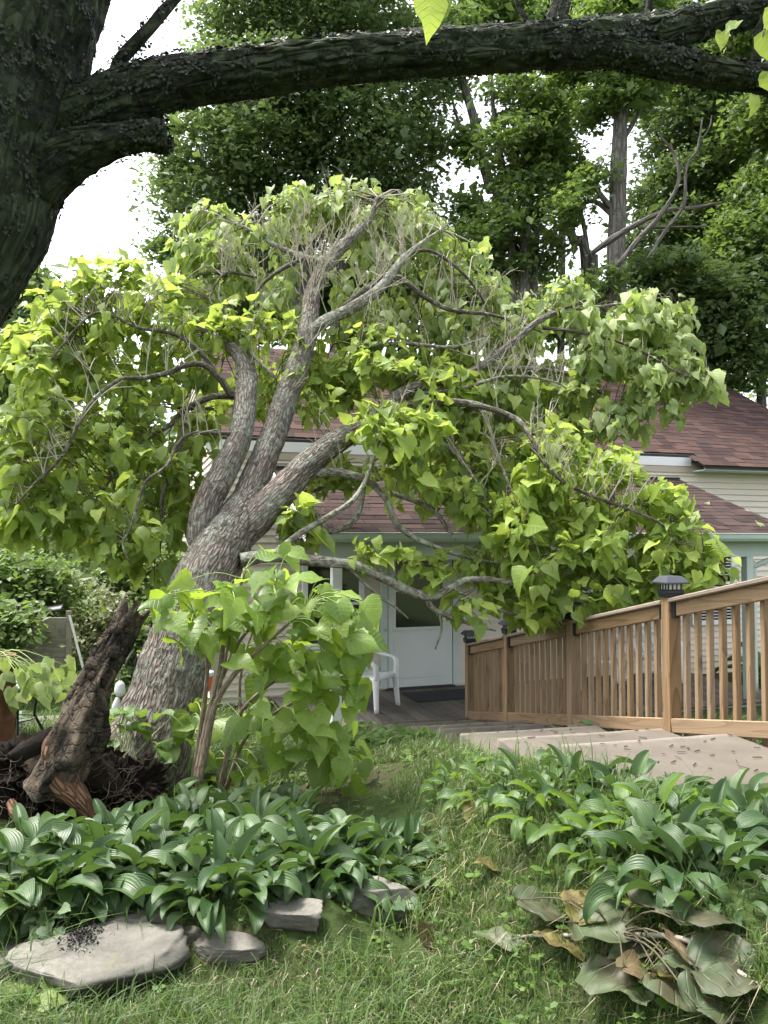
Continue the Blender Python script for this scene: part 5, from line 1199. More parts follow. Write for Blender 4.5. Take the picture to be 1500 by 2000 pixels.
# ------------------------------------------------------------------ hostas
def lance_mesh(arch=.8, width=.30, stalk=.35, fold=.25, wavy=.03, twist=0., seed=0):
    """A hosta leaf: slim stalk, then a ribbed pointed blade that arches over. Length 1 in all."""
    rg = random.Random(seed); nu, nv = 11, 5; V = []; A = []
    L = 0; x = z = 0.; ang = math.radians(68); n = 16; pts = []
    for i in range(n + 1):
        t = i / n; pts.append((x, z, ang)); st = 1 / n
        x += math.cos(ang) * st; z += math.sin(ang) * st; ang -= arch * math.radians(135) / n * (0.4 + 1.2 * t)
    us = np.concatenate([[0, .5 * stalk], np.linspace(stalk, 1, nu)])
    for u in us:
        k = min(n - 1, int(u * n)); f = u * n - k; px = pts[k][0] * (1 - f) + pts[k + 1][0] * f; pz = pts[k][1] * (1 - f) + pts[k + 1][1] * f; an = pts[k][2]
        b = max(0., (u - stalk) / (1 - stalk))
        w = .014 + width * (math.sin(math.pi * min(1, b ** .72)) ** .85 if 0 < b < 1 else 0) * .5
        if u >= 1: w = .002
        for j in range(nv):
            s = (j / (nv - 1) - .5) * 2; y = s * w; h = fold * abs(s) ** 1.3 * w + wavy * math.sin(u * 14 + s * 3 + seed) * abs(s) * (b > 0)
            yy = y * math.cos(twist * u) ; 
            V.append((px - math.sin(an) * h, yy, pz + math.cos(an) * h + y * math.sin(twist * u) * .6)); A.append((b, y / max(w, .02) * .5, 0) if b > 0 else (0, .5, 0))
    nr = len(us); Q = [[r * nv + j, r * nv + j + 1, (r + 1) * nv + j + 1, (r + 1) * nv + j] for r in range(nr - 1) for j in range(nv - 1)]
    return np.array(V), np.array(Q), np.zeros((0, 3), int), np.array(A)
def hosta_leaf_mat(name, c1, c2, trans, rough, tf):
    t = NT(name); r = t.rnd(); a = t.sep(t.attr()); y = a[1]
    rib = t.math('ABSOLUTE', t.math('SINE', t.math('MULTIPLY', y, 34.)))
    col = t.ramp(r, [(0, c1), (.8, c2), (1., tuple(p * 1.15 for p in c2))])
    nz = t.noise(t.geo(), 12., 3.)
    col = t.mix(t.ramp(nz, [(.4, 0.), (.75, .4)]), col, tuple(p * .7 for p in c1))
    col = t.mix(t.ramp(rib, [(0., .4), (.25, 0.)]), col, tuple(p * .7 for p in c1))
    mg = t.ramp(t.math('ABSOLUTE', y), [(.0, 1.), (.035, 0.)])
    col = t.mix(t.math('MULTIPLY', mg, .5), col, tuple(min(1, p * 1.6) for p in c2))
    hole = t.ramp(t.noise(t.geo(), 30., 1.5, .4), [(.74, 0.), (.76, 1.)])
    col = t.mix(hole, col, (.05, .04, .015))
    nb = t.bump(t.math('ADD', rib, t.math('MULTIPLY', nz, .9)), .26, .004)
    p = t.bsdf(col, rough, nb, .45)
    return t.done(t.n('MixShader', {0: tf, 1: p, 2: t.n('BsdfTranslucent', {'Color': (*trans, 1)}).outputs[0]}).outputs[0])
M['hosta'] = hosta_leaf_mat('hosta_leaf', (.030, .072, .021), (.074, .128, .043), (.13, .23, .04), .42, .2)
M['hosta_light'] = hosta_leaf_mat('hosta_leaf_light', (.045, .100, .022), (.10, .17, .042), (.26, .42, .05), .46, .28)
HM = [lance_mesh(a, w, s, f, wv, tw_, k) for k, (a, w, s, f, wv, tw_) in enumerate([(.9, .34, .40, .5, .015, 0), (1.1, .32, .35, .4, .02, .4), (.65, .30, .45, .6, .01, -.3), (1.25, .36, .38, .45, .02, -.5), (.35, .28, .42, .8, .008, .2), (1.0, .30, .30, .5, .025, .5), (.8, .38, .42, .35, .02, -.2), (1.4, .33, .36, .5, .02, .1)])]
HMESH = {}
def hosta_mesh(k, mname):
    if (k, mname) not in HMESH:
        V, Q, T, A = HM[k]; me = mk_mesh('leaf', V, Q, None, A); me.materials.append(M[mname]); HMESH[(k, mname)] = me
    return HMESH[(k, mname)]
def hosta(pos, label, n, size, mname='hosta', spread=.10, up=.0, group='hostas in the garden beds'):
    h = thing('hosta', pos, label, 'hosta', group)
    for i in range(n):
        f = i / n; az = i * 2.39996 + RNG.uniform(-.3, .3); inner = f < .25
        k = int(RNG.choice([4, 2, 6]) if inner or RNG.random() < up else RNG.choice([0, 1, 3, 5, 6, 7, 0, 3]))
        r = spread * math.sqrt(f) ; p = np.array(pos) + np.array([math.cos(az) * r, math.sin(az) * r, 0]); p[2] = ground_z(p[0], p[1]) - .01
        s = size * RNG.uniform(.55, 1.2)
        R = Matrix.Rotation(az, 3, 'Z') @ Matrix.Rotation(RNG.uniform(-.4, .4), 3, 'X') @ Matrix.Rotation(RNG.uniform(-.2, .3) + (.12 if not inner else -.1), 3, 'Y')
        Mx = TR(p, R) @ Matrix.Diagonal((s, s * RNG.uniform(.55, .85), s, 1))
        place('leaf', hosta_mesh(k, mname), M[mname], Mx, h)
LH = [(20, 1765, 'big leaved hosta at the left picture edge above the flat grey stone', 24, .44), (125, 1748, 'big leaved hosta right behind the large flat stone', 24, .42), (60, 1705, 'hosta under the root plate at the left picture edge', 26, .42), (200, 1710, 'hosta in the middle of the left bed in front of the stump', 26, .40),
      (300, 1728, 'hosta above the dark sunken stone left of the broken flat stone', 24, .37), (330, 1690, 'hosta behind the sunken stone, below the soil mass', 26, .38), (240, 1665, 'hosta growing close before the dark soil of the root plate', 24, .36), (430, 1752, 'shiny hosta hanging over the left end of the stepped stone', 26, .38),
      (420, 1705, 'hosta in the thick of the left bed below the sapling stems', 28, .38), (380, 1620, 'upright hosta at the foot of the sapling stems', 22, .34), (520, 1720, 'tall hosta over the stepped flat stone', 28, .39), (500, 1650, 'hosta behind the tall one, under the sapling leaves', 24, .35), (600, 1728, 'hosta drooping over the right end of the stepped stone', 26, .37),
      (620, 1690, 'dense hosta in the back row of the left bed', 26, .37), (700, 1718, 'hosta above the round brown stone', 26, .37), (730, 1690, 'hosta behind the round brown stone', 26, .36), (790, 1720, 'rightmost hosta of the left bed beside the grass path', 26, .34), (470, 1590, 'small hosta between the sapling stems and the path', 18, .30), (320, 1575, 'small hosta at the right edge of the dark soil', 16, .32), (570, 1615, 'small hosta at the back under the hanging sapling leaves', 18, .30)]
for px, py, lab, n, s in LH: hosta(gpos(px, py), lab, int(n * 2.1), s * .74, 'hosta', .17, .25)
RH = [(900, 1525, 'first hosta of the right bed, beside the lowest tread', 16, .28), (960, 1545, 'hosta with a yellowed leaf near the lawn end of the stairs', 18, .30), (1030, 1535, 'bushy hosta against the second tread', 18, .30), (1080, 1585, 'hosta at the lawn front of the right bed', 20, .31), (1120, 1540, 'hosta against the third tread', 18, .31),
      (1180, 1610, 'hosta in the middle of the right bed', 20, .32), (1220, 1560, 'hosta against the wide fourth tread', 18, .32), (1210, 1655, 'low hosta reaching onto the lawn', 20, .31), (1290, 1620, 'hosta behind the low one, right half of the bed', 20, .32), (1320, 1580, 'hosta under the fence post end of the fourth tread', 18, .32),
      (1300, 1700, 'dark hosta spreading over the lawn edge at the right', 22, .33), (1380, 1650, 'hosta before the topmost tread', 20, .33), (1400, 1740, 'dark broad hosta above the dry stick', 22, .35), (1440, 1600, 'hosta at the right picture edge beside the topmost tread', 18, .32), (1470, 1690, 'hosta at the right picture edge behind the hanging dry leaf', 22, .34), (1500, 1640, 'hosta cut by the right picture edge', 18, .33)]
for i, (px, py, lab, n, s) in enumerate(RH): hosta(gpos(px, py), lab, int(n * 1.9), s * .62, 'hosta_light' if i in (0, 1, 3, 5, 7, 8) else 'hosta', .12)
BHs = [(1.55, 5.75, 'small hosta under the railing at the third post'), (1.85, 5.5, 'hosta under the bottom rail left of the tallest post'), (2.25, 4.75, 'hosta under the bottom rail right of the tallest post'), (2.45, 4.4, 'hosta behind the last railing section'), (1.38, 7.2, 'small hosta under the bottom rail between the two far posts')]
for x, y, lab in BHs: hosta((x + .12, y + .1, float(ground_z(x + .12, y + .1))), lab, 14, .26, 'hosta', .10)
for a_, b_, lab in ((5.7, 1.2, 'tall hosta beside the right porch post'), (6.5, 1.4, 'tall hosta at the right picture edge by the house wall')): 
    p = hp(a_, b_, 0); hosta((p[0], p[1], float(ground_z(p[0], p[1]))), lab, 26, .75, 'hosta', .15, .5)
# backlit hosta with long pale stalks behind the root plate
bh = thing('hosta', at(235, 1560, 4.85), 'light green hosta on long pale stalks between the stump and the leaning trunk', 'hosta', 'hostas in the garden beds')
for i in range(30):
    b = at(RNG.uniform(205, 285), RNG.uniform(1540, 1590), RNG.uniform(4.7, 4.95)); e = at(RNG.uniform(195, 345), RNG.uniform(1395, 1500), RNG.uniform(4.75, 5.05))
    V, Q, T, A = tube([b, (b + e) / 2 + np.array([0, 0, .05]), e], [.006, .005, .004], 5, 8); MB().add(V, Q, T, A).build('stalk', M['petiole_pale'], bh)
    if i < 22:
        o = unit(e - b + np.array([RNG.normal(0, .4), RNG.normal(-.1, .3), 0])); s = RNG.uniform(.24, .34); az = math.atan2(o[1], o[0])
        R = Matrix.Rotation(az, 3, 'Z') @ Matrix.Rotation(RNG.uniform(.2, .8), 3, 'Y'); c = R @ Vector((.30 * s, 0, .3 * s)) * 1.
        place('leaf', hosta_mesh(int(RNG.choice([0, 2, 6])), 'hosta_light'), M['hosta_light'], TR(e - np.array(c), R) @ Matrix.Diagonal((s, s * 1.3, s, 1)), bh)
# ------------------------------------------------------------------ edging stones
def stone(px, py, w, dpt, h, rz, label, seed, flat=.55, dz=0.):
    p = gpos(px, py); rg = np.random.default_rng(seed)
    bm = bmesh.new(); bmesh.ops.create_icosphere(bm, subdivisions=5, radius=1)
    V = np.array([v.co[:] for v in bm.verts]); T = np.array([[v.index for v in f.verts] for f in bm.faces]); bm.free()
    pl = []                                           # chop with planes for a split, slabby look
    for k in range(9):
        n = unit(rg.normal(0, 1, 3) * np.array([1, 1, .25])); pl.append((n, rg.uniform(.62, .85)))
    pl += [(np.array([0, 0, 1.]), flat), (unit([.1, .05, -1]), .7), (unit([rg.normal(0, .12), rg.normal(0, .12), 1]), flat * .97)]
    for n, d in pl:
        k = V @ n; V = V - np.maximum(k - d, 0)[:, None] * n
    V = V * (1 + .05 * fbm(V * 2.2 + seed, 3) + .03 * fbm(V * np.array([3, 3, 14]) + seed, 2))[:, None]
    V = V * np.array([w, dpt, h])
    c, s = math.cos(rz), math.sin(rz); V = V @ np.array([[c, s, 0], [-s, c, 0], [0, 0, 1]])
    Mw = TR(p + np.array([0, 0, dz]))
    o = MB().add(V, None, T).build('garden_stone', M['stone'], None, Mw); tag(o, label, 'stone', 'edging stones of the left bed')
stone(185, 1905, .35, .22, .13, .42, 'large pale flat stone with black lichen lying at the lower left', 1, .5, .05)
stone(30, 1905, .26, .12, .09, .2, 'grey stone slab at the left picture edge beside the large flat stone', 2, .6, .03)
stone(270, 1810, .16, .07, .06, -.1, 'dark sunken stone half hidden behind the large flat stone', 3, .6, .02)
stone(435, 1855, .17, .08, .05, -.15, 'low rounded stone with grass at its front edge', 4, .6, .01)
stone(570, 1800, .17, .10, .07, -.1, 'flat slab of stone jutting out under the shiny hosta leaves', 5, .55, .03)
stone(735, 1775, .19, .11, .11, .1, 'round brown stone at the right end of the left bed', 6, .8, .02)
stone(368, 1835, .05, .04, .04, .3, 'small pebble sized stone between two larger edging stones', 7, .8, .01)
stone(100, 1418, .55, .35, .05, .2, 'flat pale paving stone on the lawn behind the root plate', 8, .6, .03)
# black crusty lichen on the large stone
lm = MB(); lp = gpos(160, 1890) + np.array([0, 0, .115])
for k in range(420):
    q = lp + np.array([RNG.normal(0, .035), RNG.normal(0, .05), abs(RNG.normal(0, .006)) - .004]); s = RNG.uniform(.004, .010); t = unit(rvec()); b = unit(rvec())
    lm.add([q, q + t * s, q + t * s + b * s, q + b * s], [[0, 1, 2, 3]])
tag(lm.build('black_lichen', M['dark_in'], smooth=False), 'crumbly black lichen and bark flakes on the large flat stone', 'lichen', kind='stuff')

def rosette(px, py, label, n, size, mat, spread, hgt, name='low_plant'):
    p = gpos(px, py); t = thing(name, p, label, 'plant'); L = Leaves()
    for k in range(n):
        a = k * 2.4; o = np.array([math.cos(a), math.sin(a), 0]); e = p + o * spread * RNG.uniform(.3, 1) + np.array([0, 0, hgt * RNG.uniform(.5, 1.1)])
        V, Q, T, A = tube([p, (p + e) / 2 + np.array([0, 0, hgt * .2]), e], [.002, .0018, .0015], 4, 6); MB().add(V, Q, T, A).build('stalk', M['petiole'], t)
        L.add(e, unit(o + np.array([0, 0, RNG.uniform(-.4, .2)]) + rvec(.2)), unit(np.array([0, -.3, 1.]) + rvec(.25)), size * RNG.uniform(.7, 1.2), int(RNG.choice([0, 1, 3, 7])))
    emit_leaves(L, t, M[mat], LEAF, 300)
rosette(85, 1850, 'small blue green plant with rounded leaves between the hostas and the slab', 16, .065, 'ivy', .10, .14)
rosette(45, 1985, 'broad leaved weed in the bottom left corner of the lawn', 10, .075, 'leaf_deep', .10, .05)
rosette(770, 1790, 'broad leaved weed beside the round brown stone', 7, .10, 'ivy', .09, .08)
rosette(880, 1740, 'small bright weed on the grass path beside the left bed', 9, .05, 'leaf_sapling', .07, .05)
rosette(20, 1430, 'lobed grey green vine leaves at the left edge above the root plate', 12, .11, 'ivy', .14, .20)

# ------------------------------------------------------------------ wilted branch on the lawn
def crumpled(seed, amp=.16, cup=.3):
    """A finer heart leaf, dried and crumpled."""
    nu, nv = 19, 15; V = []; A = []
    for i in range(nu):
        u = i / (nu - 1); x = -.1 + 1.1 * u
        w = np.interp(x, [-.1, -.04, .17, .42, .66, .86, 1.], [.17, .35, .45, .40, .25, .09, .0])
        for j in range(nv):
            s = (j / (nv - 1) - .5) * 2
            xx = x + (.10 if abs(s) < .25 and i == 0 else 0)
            V.append((xx, s * w, 0)); A.append((xx, s * w, seed))
    V = np.array(V); A = np.array(A); P = np.stack([V[:, 0] * 4.2, V[:, 1] * 4.2, 0 * V[:, 0] + seed * 5.3], -1)
    V[:, 2] = amp * fbm(P, 3) * .6 + cup * (V[:, 1] ** 2) - .25 * cup * V[:, 0] ** 2
    V[:, :2] += .08 * np.stack([vnoise(P + 9), vnoise(P + 31)], -1)
    Q = [[i * nv + j, (i + 1) * nv + j, (i + 1) * nv + j + 1, i * nv + j + 1] for i in range(nu - 1) for j in range(nv - 1)]
    return V, np.array(Q), A
wb = thing('wilted_branch', gpos(1220, 1850), 'wilted fallen branch with big curled olive brown leaves lying on the lawn', 'branch')
WL = [(1075, 1800, .26, .2, 'leaf_wilted', .05, .16), (985, 1850, .24, 3.0, 'leaf_wilted', .03, -.5), (1215, 1865, .30, -.5, 'leaf_wilted', .10, .25), (1225, 1965, .30, -1.4, 'leaf_wilted', .06, -.3), (1100, 1870, .20, 2.6, 'leaf_yellowing', .05, .7), (1165, 1830, .20, .7, 'leaf_yellowing', .08, .6),
      (1395, 1860, .22, .3, 'leaf_wilted', .10, .5), (1450, 1930, .26, -.3, 'leaf_wilted', .05, .6), (1350, 1985, .24, -1.0, 'leaf_wilted', .06, .5), (1290, 1815, .20, .9, 'leaf_wilted', .12, .3), (1330, 1900, .17, 1.8, 'leaf_dry', .09, .8), (1180, 1905, .18, 2.8, 'leaf_wilted', .03, .6), (1270, 1930, .18, .1, 'leaf_dry', .04, .7),
      (1310, 1960, .16, 2.0, 'leaf_yellowing', .08, .8), (1130, 1790, .14, 1.2, 'leaf_yellowing', .08, 1.), (1250, 1800, .18, 1.5, 'leaf_deep', .06, .2), (1400, 1990, .2, .5, 'leaf_wilted', .03, .5), (1240, 1880, .22, 3.3, 'leaf_wilted', .05, .4), (1370, 1905, .2, -.6, 'leaf_wilted', .02, .6)]
hubp = gpos(1200, 1860) + np.array([0, 0, .05])
for k, (px, py, s, az, mn, dz, cup) in enumerate(WL):
    p = gpos(px, py) + np.array([0, 0, dz * .6 + .025]); V, Q, A = crumpled(k + 1, .14, cup * .7)
    R = Matrix.Rotation(az, 3, 'Z') @ Matrix.Rotation(RNG.uniform(-.25, .3), 3, 'Y') @ Matrix.Rotation(RNG.uniform(-.35, .35) - .0, 3, 'X')
    Vr = (V - np.array([.45, 0, 0])) * s * .86
    MB().add(Vr, Q, None, A).build('leaf', M[mn], wb, TR(p, R))
    e = p + np.array(R @ Vector((-.42 * s, 0, 0))); mid = (e + hubp) / 2 + np.array([0, 0, .05])
    if np.linalg.norm(e - hubp) < .6:
        V, Q, T, A = tube([hubp, mid, e], [.003, .0025, .002], 6, 8); MB().add(V, Q, T, A).build('leaf_stalk', M['twig_dark'], wb)
V, Q, T, A = tube([gpos(1010, 1840) + [0, 0, .02], hubp, gpos(1340, 1880) + [0, 0, .06], gpos(1480, 1950) + [0, 0, .03]], [.004, .007, .008, .009], 8, 24, bump=.1); MB().add(V, Q, T, A).build('stem', M['stick'], wb)
st_ = thing('dry_stick', gpos(1380, 1880), 'bleached dry stick leaning up from the wilted branch', 'stick')
V, Q, T, A = tube([gpos(1385, 1895) + [0, 0, .01], at(1410, 1815, 2.75), at(1440, 1752, 2.8), at(1462, 1660, 2.85), at(1470, 1600, 2.9)], [.011, .012, .010, .008, .006], 8, 30, bump=.12, bscale=20.); MB().add(V, Q, T, A).build('stem', M['stick'], st_)
dl = thing('dry_leaf', at(1490, 1740, 2.5), 'tan dried leaf hanging at the right picture edge', 'leaf')
V, Q, A = crumpled(33, .15, .7); MB().add(V * .20, Q, None, A).build('blade', M['leaf_dry'], dl, TR(at(1498, 1740, 2.5), frame((-.5, 0, -.45), (.2, -.8, .55))))
V, Q, A = crumpled(37, .2, .9); MB().add(V * .17, Q, None, A).build('blade', M['leaf_dry'], dl, TR(at(1500, 1630, 2.55), frame((-.1, 0, -1), (-.5, -.8, .1))))

# ------------------------------------------------------------------ back yard things at the left
bar = thing('rusty_barrel', gb(-30, 7.2), 'rusty brown steel barrel cut by the left picture edge', 'barrel')
bx, by, bz = gb(-30, 7.2); prof = [(.27, .0), (.29, .015), (.285, .03), (.285, .28), (.297, .30), (.285, .32), (.285, .58), (.297, .60), (.285, .62), (.285, .86), (.292, .88), (.275, .885), (.27, .83)]
V = [(bx + r * math.cos(t), by + r * math.sin(t), bz + h) for r, h in prof for t in np.arange(28) * 2 * np.pi / 28]
Q = [[i * 28 + k, i * 28 + (k + 1) % 28, (i + 1) * 28 + (k + 1) % 28, (i + 1) * 28 + k] for i in range(len(prof) - 1) for k in range(28)]
MB().add(V, Q).build('shell', M['rust'], bar)
V = [(bx + .28 * math.cos(t), by + .28 * math.sin(t), bz + .82) for t in np.arange(28) * 2 * np.pi / 28]; MB().add(V + [(bx, by, bz + .83)], None, [[k, (k + 1) % 28, 28] for k in range(28)]).build('soil_fill', M['soil_dark'], bar)
bp = thing('barrel_plant', (bx, by, bz + .82), 'broadleaf plant with pale drooping leaves spilling out of the rusty barrel', 'plant')
bl = Leaves()
for k in range(60):
    e = at(RNG.uniform(-60, 135), RNG.uniform(1285, 1360), RNG.uniform(6.7, 7.3)); s0 = np.array([bx + RNG.uniform(-.15, .2), by, bz + .85])
    if k % 3 == 0:
        V, Q, T, A = tube([s0, (s0 + e) / 2 + np.array([0, 0, .12]), e], [.005, .004, .003], 5, 8); MB().add(V, Q, T, A).build('stalk', M['petiole'], bp)
    bl.add(e, unit(np.array([RNG.normal(.3, .4), -.2, -.7]) + rvec(.2)), unit(np.array([0, -.7, .7]) + rvec(.3)), RNG.uniform(.10, .19), int(RNG.integers(0, 8)))
emit_leaves(bl, bp, M['leaf_pale'], LEAF, 60)
tb = thing('garden_table', gb(45, 7.9), 'small pale blue table with curved black metal legs beside the rusty barrel', 'table')
tx, ty, tz = gb(38, 7.9); top_z = float(at(50, 1335, 7.9)[2])
V = [(tx + .28 * math.cos(t), ty + .28 * math.sin(t), top_z + h) for h in (0, -.03) for t in np.arange(24) * 2 * np.pi / 24]
MB().add(V + [(tx, ty, top_z), (tx, ty, top_z - .03)], [[k, (k + 1) % 24, 24 + (k + 1) % 24, 24 + k][::-1] for k in range(24)], [[k, (k + 1) % 24, 48] for k in range(24)] + [[24 + (k + 1) % 24, 24 + k, 49] for k in range(24)]).build('tabletop', M['table_top'], tb, smooth=False)
for k in range(4):
    t = k * math.pi / 2 + .5; c, s = math.cos(t), math.sin(t)
    V, Q, T, A = tube([(tx + .2 * c, ty + .2 * s, top_z - .02), (tx + .17 * c, ty + .17 * s, top_z - .3), (tx + .18 * c, ty + .18 * s, tz + .2), (tx + .28 * c, ty + .28 * s, tz)], [.014] * 4, 6, 16); MB().add(V, Q, T, A).build('leg', M['black_metal'], tb)
for h in (.2, .45):
    V, Q, T, A = tube([(tx + .18 * math.cos(t), ty + .18 * math.sin(t), tz + h) for t in np.linspace(.5, .5 + 2 * math.pi, 13)], [.007] * 13, 5, 26, cap=False); MB().add(V, Q, None, A).build('ring', M['black_metal'], tb)
# plank shed
shd = thing('plank_shed', gb(95, 10.6), 'low weathered plank shed with a tin roof half hidden by the dark shrub', 'shed')
sc_ = np.array(at(128, 1300, 10.6)); shR = Matrix.Rotation(math.radians(20), 3, 'Z'); e1 = np.array(shR @ Vector((1, 0, 0))); e2 = np.array(shR @ Vector((0, 1, 0)))
for k in range(3):
    box('plank', (1.5, .03, .27), sc_ - e1 * .75 + np.array([0, 0, .0 + k * .275]), M['plank_grey'], shd, shR @ Matrix.Rotation(math.radians(2), 3, 'Y'), .006)
for k in range(3): box('plank', (1.2, .03, .27), sc_ + e2 * .6 + e1 * .02 + np.array([0, 0, .0 + k * .275]), M['plank_grey'], shd, shR @ Matrix.Rotation(math.pi / 2, 3, 'Z'), .006)
box('corner_post', (.06, .06, 1.1), sc_ + e1 * .03 - e2 * .03 + np.array([0, 0, .2]), M['plank_grey'], shd, shR)
box('tin_sheet', (1.25, .9, .02), sc_ - e1 * .7 + e2 * .55 + np.array([0, 0, .69]), M['tin'], shd, shR @ Matrix.Rotation(math.radians(-7), 3, 'Y'))
box('brace', (.03, .03, .75), sc_ + e1 * .15 + np.array([0, -.05, .33]), M['white_paint'], shd, shR @ Matrix.Rotation(math.radians(-14), 3, 'Y'))
# white ornament on a rod
orn = thing('garden_ornament', gb(238, 7.2), 'white bell shaped garden ornament on a thin rod left of the leaning trunk', 'ornament')
ox, oy, oz = gb(238, 7.2); ozt = float(at(238, 1330, 7.2)[2])
V, Q, T, A = tube([(ox, oy, oz), (ox, oy, ozt), (ox + .02, oy, ozt + .3)], [.006] * 3, 6, 6); MB().add(V, Q, T, A).build('rod', M['tin'], orn)
V, Q, T, A = tube([(ox, oy, ozt + .0), (ox, oy, ozt - .03), (ox, oy, ozt - .10), (ox, oy, ozt - .14)], [.015, .04, .05, .03], 14, 12); MB().add(V, Q, T, A).build('bell', M['plastic_white'], orn)
V, Q, T, A = tube([(ox - .02, oy, ozt - .16), (ox - .035, oy, ozt - .24), (ox - .06, oy, ozt - .33)], [.02, .038, .012], 12, 10); MB().add(V, Q, T, A).build('cup', M['plastic_white'], orn)
op = thing('orange_pot', gb(398, 7.6), 'small orange pot with a white rim glimpsed right of the leaning trunk', 'pot')
ox, oy, oz = gb(398, 7.6); z1 = float(at(395, 1350, 7.6)[2])
V, Q, T, A = tube([(ox, oy, oz), (ox, oy, z1)], [.012, .012], 6, 3); MB().add(V, Q, T, A).build('stake', M['black_metal'], op)
V, Q, T, A = tube([(ox, oy, z1), (ox, oy, z1 + .06), (ox, oy, z1 + .16)], [.07, .09, .10], 14, 10); MB().add(V, Q, T, A).build('body', M['orange'], op)
V, Q, T, A = tube([(ox, oy, z1 + .15), (ox, oy, z1 + .19)], [.11, .11], 14, 4); MB().add(V, Q, T, A).build('rim', M['plastic_white'], op)
# wind chime by the right window
wc = thing('wind_chime', hp(4.75, 1.9, 1.0), 'dark brown wind chime with a bird shaped top hanging before the right window', 'wind chime')
wx = np.array(at(1410, 1095, 10.6)); V, T = blob_mesh(wx, (.05, .03, .10), 2, .3, 2., 3); MB().add(V, None, T).build('bird', M['rust'], wc)
V, Q, T, A = tube([wx + [0, 0, .1], wx + [0, 0, .42]], [.003, .003], 4, 3); MB().add(V, Q, T, A).build('cord', M['black_metal'], wc)
V, Q, T, A = tube([wx + [0, 0, -.1], wx + [0, 0, -.16]], [.05, .05], 10, 3); MB().add(V, Q, T, A).build('disc', M['rust'], wc)
for k in range(4):
    o = np.array([-.045 + .03 * k, .02 * (k % 2), 0]); V, Q, T, A = tube([wx + o + [0, 0, -.15], wx + o + [0, 0, -.42 - .03 * k]], [.012, .012], 8, 3); MB().add(V, Q, T, A).build('tube', M['rust'], wc)

# ------------------------------------------------------------------ grass, weeds and litter
def blades(n, region, hmin, hmax, mat, name, label, wid=.0035, lean=.5, seedv=0, patch=None):
    rg = np.random.default_rng(seedv); X, Y = region(rg, n * 2)
    s = -((X - P1[0]) * UD[0] + (Y - P1[1]) * UD[1]); q = (X - P1[0]) * ND[0] + (Y - P1[1]) * ND[1]
    hb = -((X - HO[0]) * HN[0] + (Y - HO[1]) * HN[1]); ha = (X - HO[0]) * HE[0] + (Y - HO[1]) * HE[1]
    ok = ~((s > -.9) & (s < 5.7) & (q > -.1) & (q < 1.2)) & ~((hb < 2.2) & (ha > -1.65)) & ~((hb < .02) & (ha > A0))
    bed = (X < .12 + .1 * np.sin(Y * 5)) & (Y > 2.95 - .15 * X) & (Y < 5.3)
    ok &= ~(bed & (rg.random(len(X)) < .93)); ok &= ~((X > .95) & (q < 1.75) & (Y < 5.4) & (rg.random(len(X)) < .8))
    dens = fbm(np.stack([X * 1.7, Y * 1.7, 0 * X + 3.3], -1), 3)
    ok &= rg.random(len(X)) < np.clip(.72 + (patch or .55) * dens, .10, 1)
    X, Y = X[ok][:n], Y[ok][:n]; m = len(X); Z = ground_z(X, Y) - .004
    h = rg.uniform(hmin, hmax, m) * (1 + .5 * vnoise(np.stack([X * 3, Y * 3, 0 * X + 8], -1))); az = rg.uniform(0, 2 * np.pi, m); ln = lean * rg.uniform(.2, 1.4, m) * h
    w = wid * rg.uniform(.6, 1.4, m) * (1 + .10 * np.clip(Y - 3, 0, 12))
    B = np.stack([X, Y, Z], -1); D = np.stack([np.cos(az), np.sin(az), 0 * az], -1); S = np.stack([-np.sin(az + .4), np.cos(az + .4), 0 * az], -1) * w[:, None]
    up = np.array([0, 0, 1.]); H = h[:, None]
    p0, p1 = B - S, B + S; mid = B + D * ln[:, None] * .35 + up * H * .62; p2, p3 = mid - S * .8, mid + S * .8; tip = B + D * ln[:, None] * 1.15 + up * H * (.92 - .25 * (ln / h)[:, None] ** 2)
    V = np.stack([p0, p1, p3, p2, tip], 1).reshape(-1, 3); o = np.arange(m)[:, None] * 5
    tag(MB().add(V, np.array([[0, 1, 2, 3]]) + o, np.array([[3, 2, 4]]) + o).build(name, M[mat], smooth=True), label, 'grass', kind='stuff')
def reg_front(rg, n):
    y = 1.9 + 7.5 * rg.random(n) ** 1.55; return rg.uniform(-1, 1, n) * (.56 * y + .25) , y
def reg_left(rg, n):
    y = rg.uniform(6., 15, n); return -rg.uniform(.0, .62, n) * y, y
blades(100000, reg_front, .03, .085, 'grass', 'lawn_grass', 'short green lawn grass on the path between the beds', .0022, .8, 1)
blades(11000, reg_front, .08, .20, 'grass', 'long_grass', 'longer grass blades standing out of the lawn', .0026, .9, 2, 1.8)
blades(17000, reg_front, .025, .085, 'straw', 'dry_grass', 'dry straw coloured grass through the lawn', .002, 1.6, 3, 1.2)
blades(26000, reg_left, .05, .12, 'grass', 'back_lawn', 'bright lawn grass behind the stump and left of the house', .004, .7, 4)
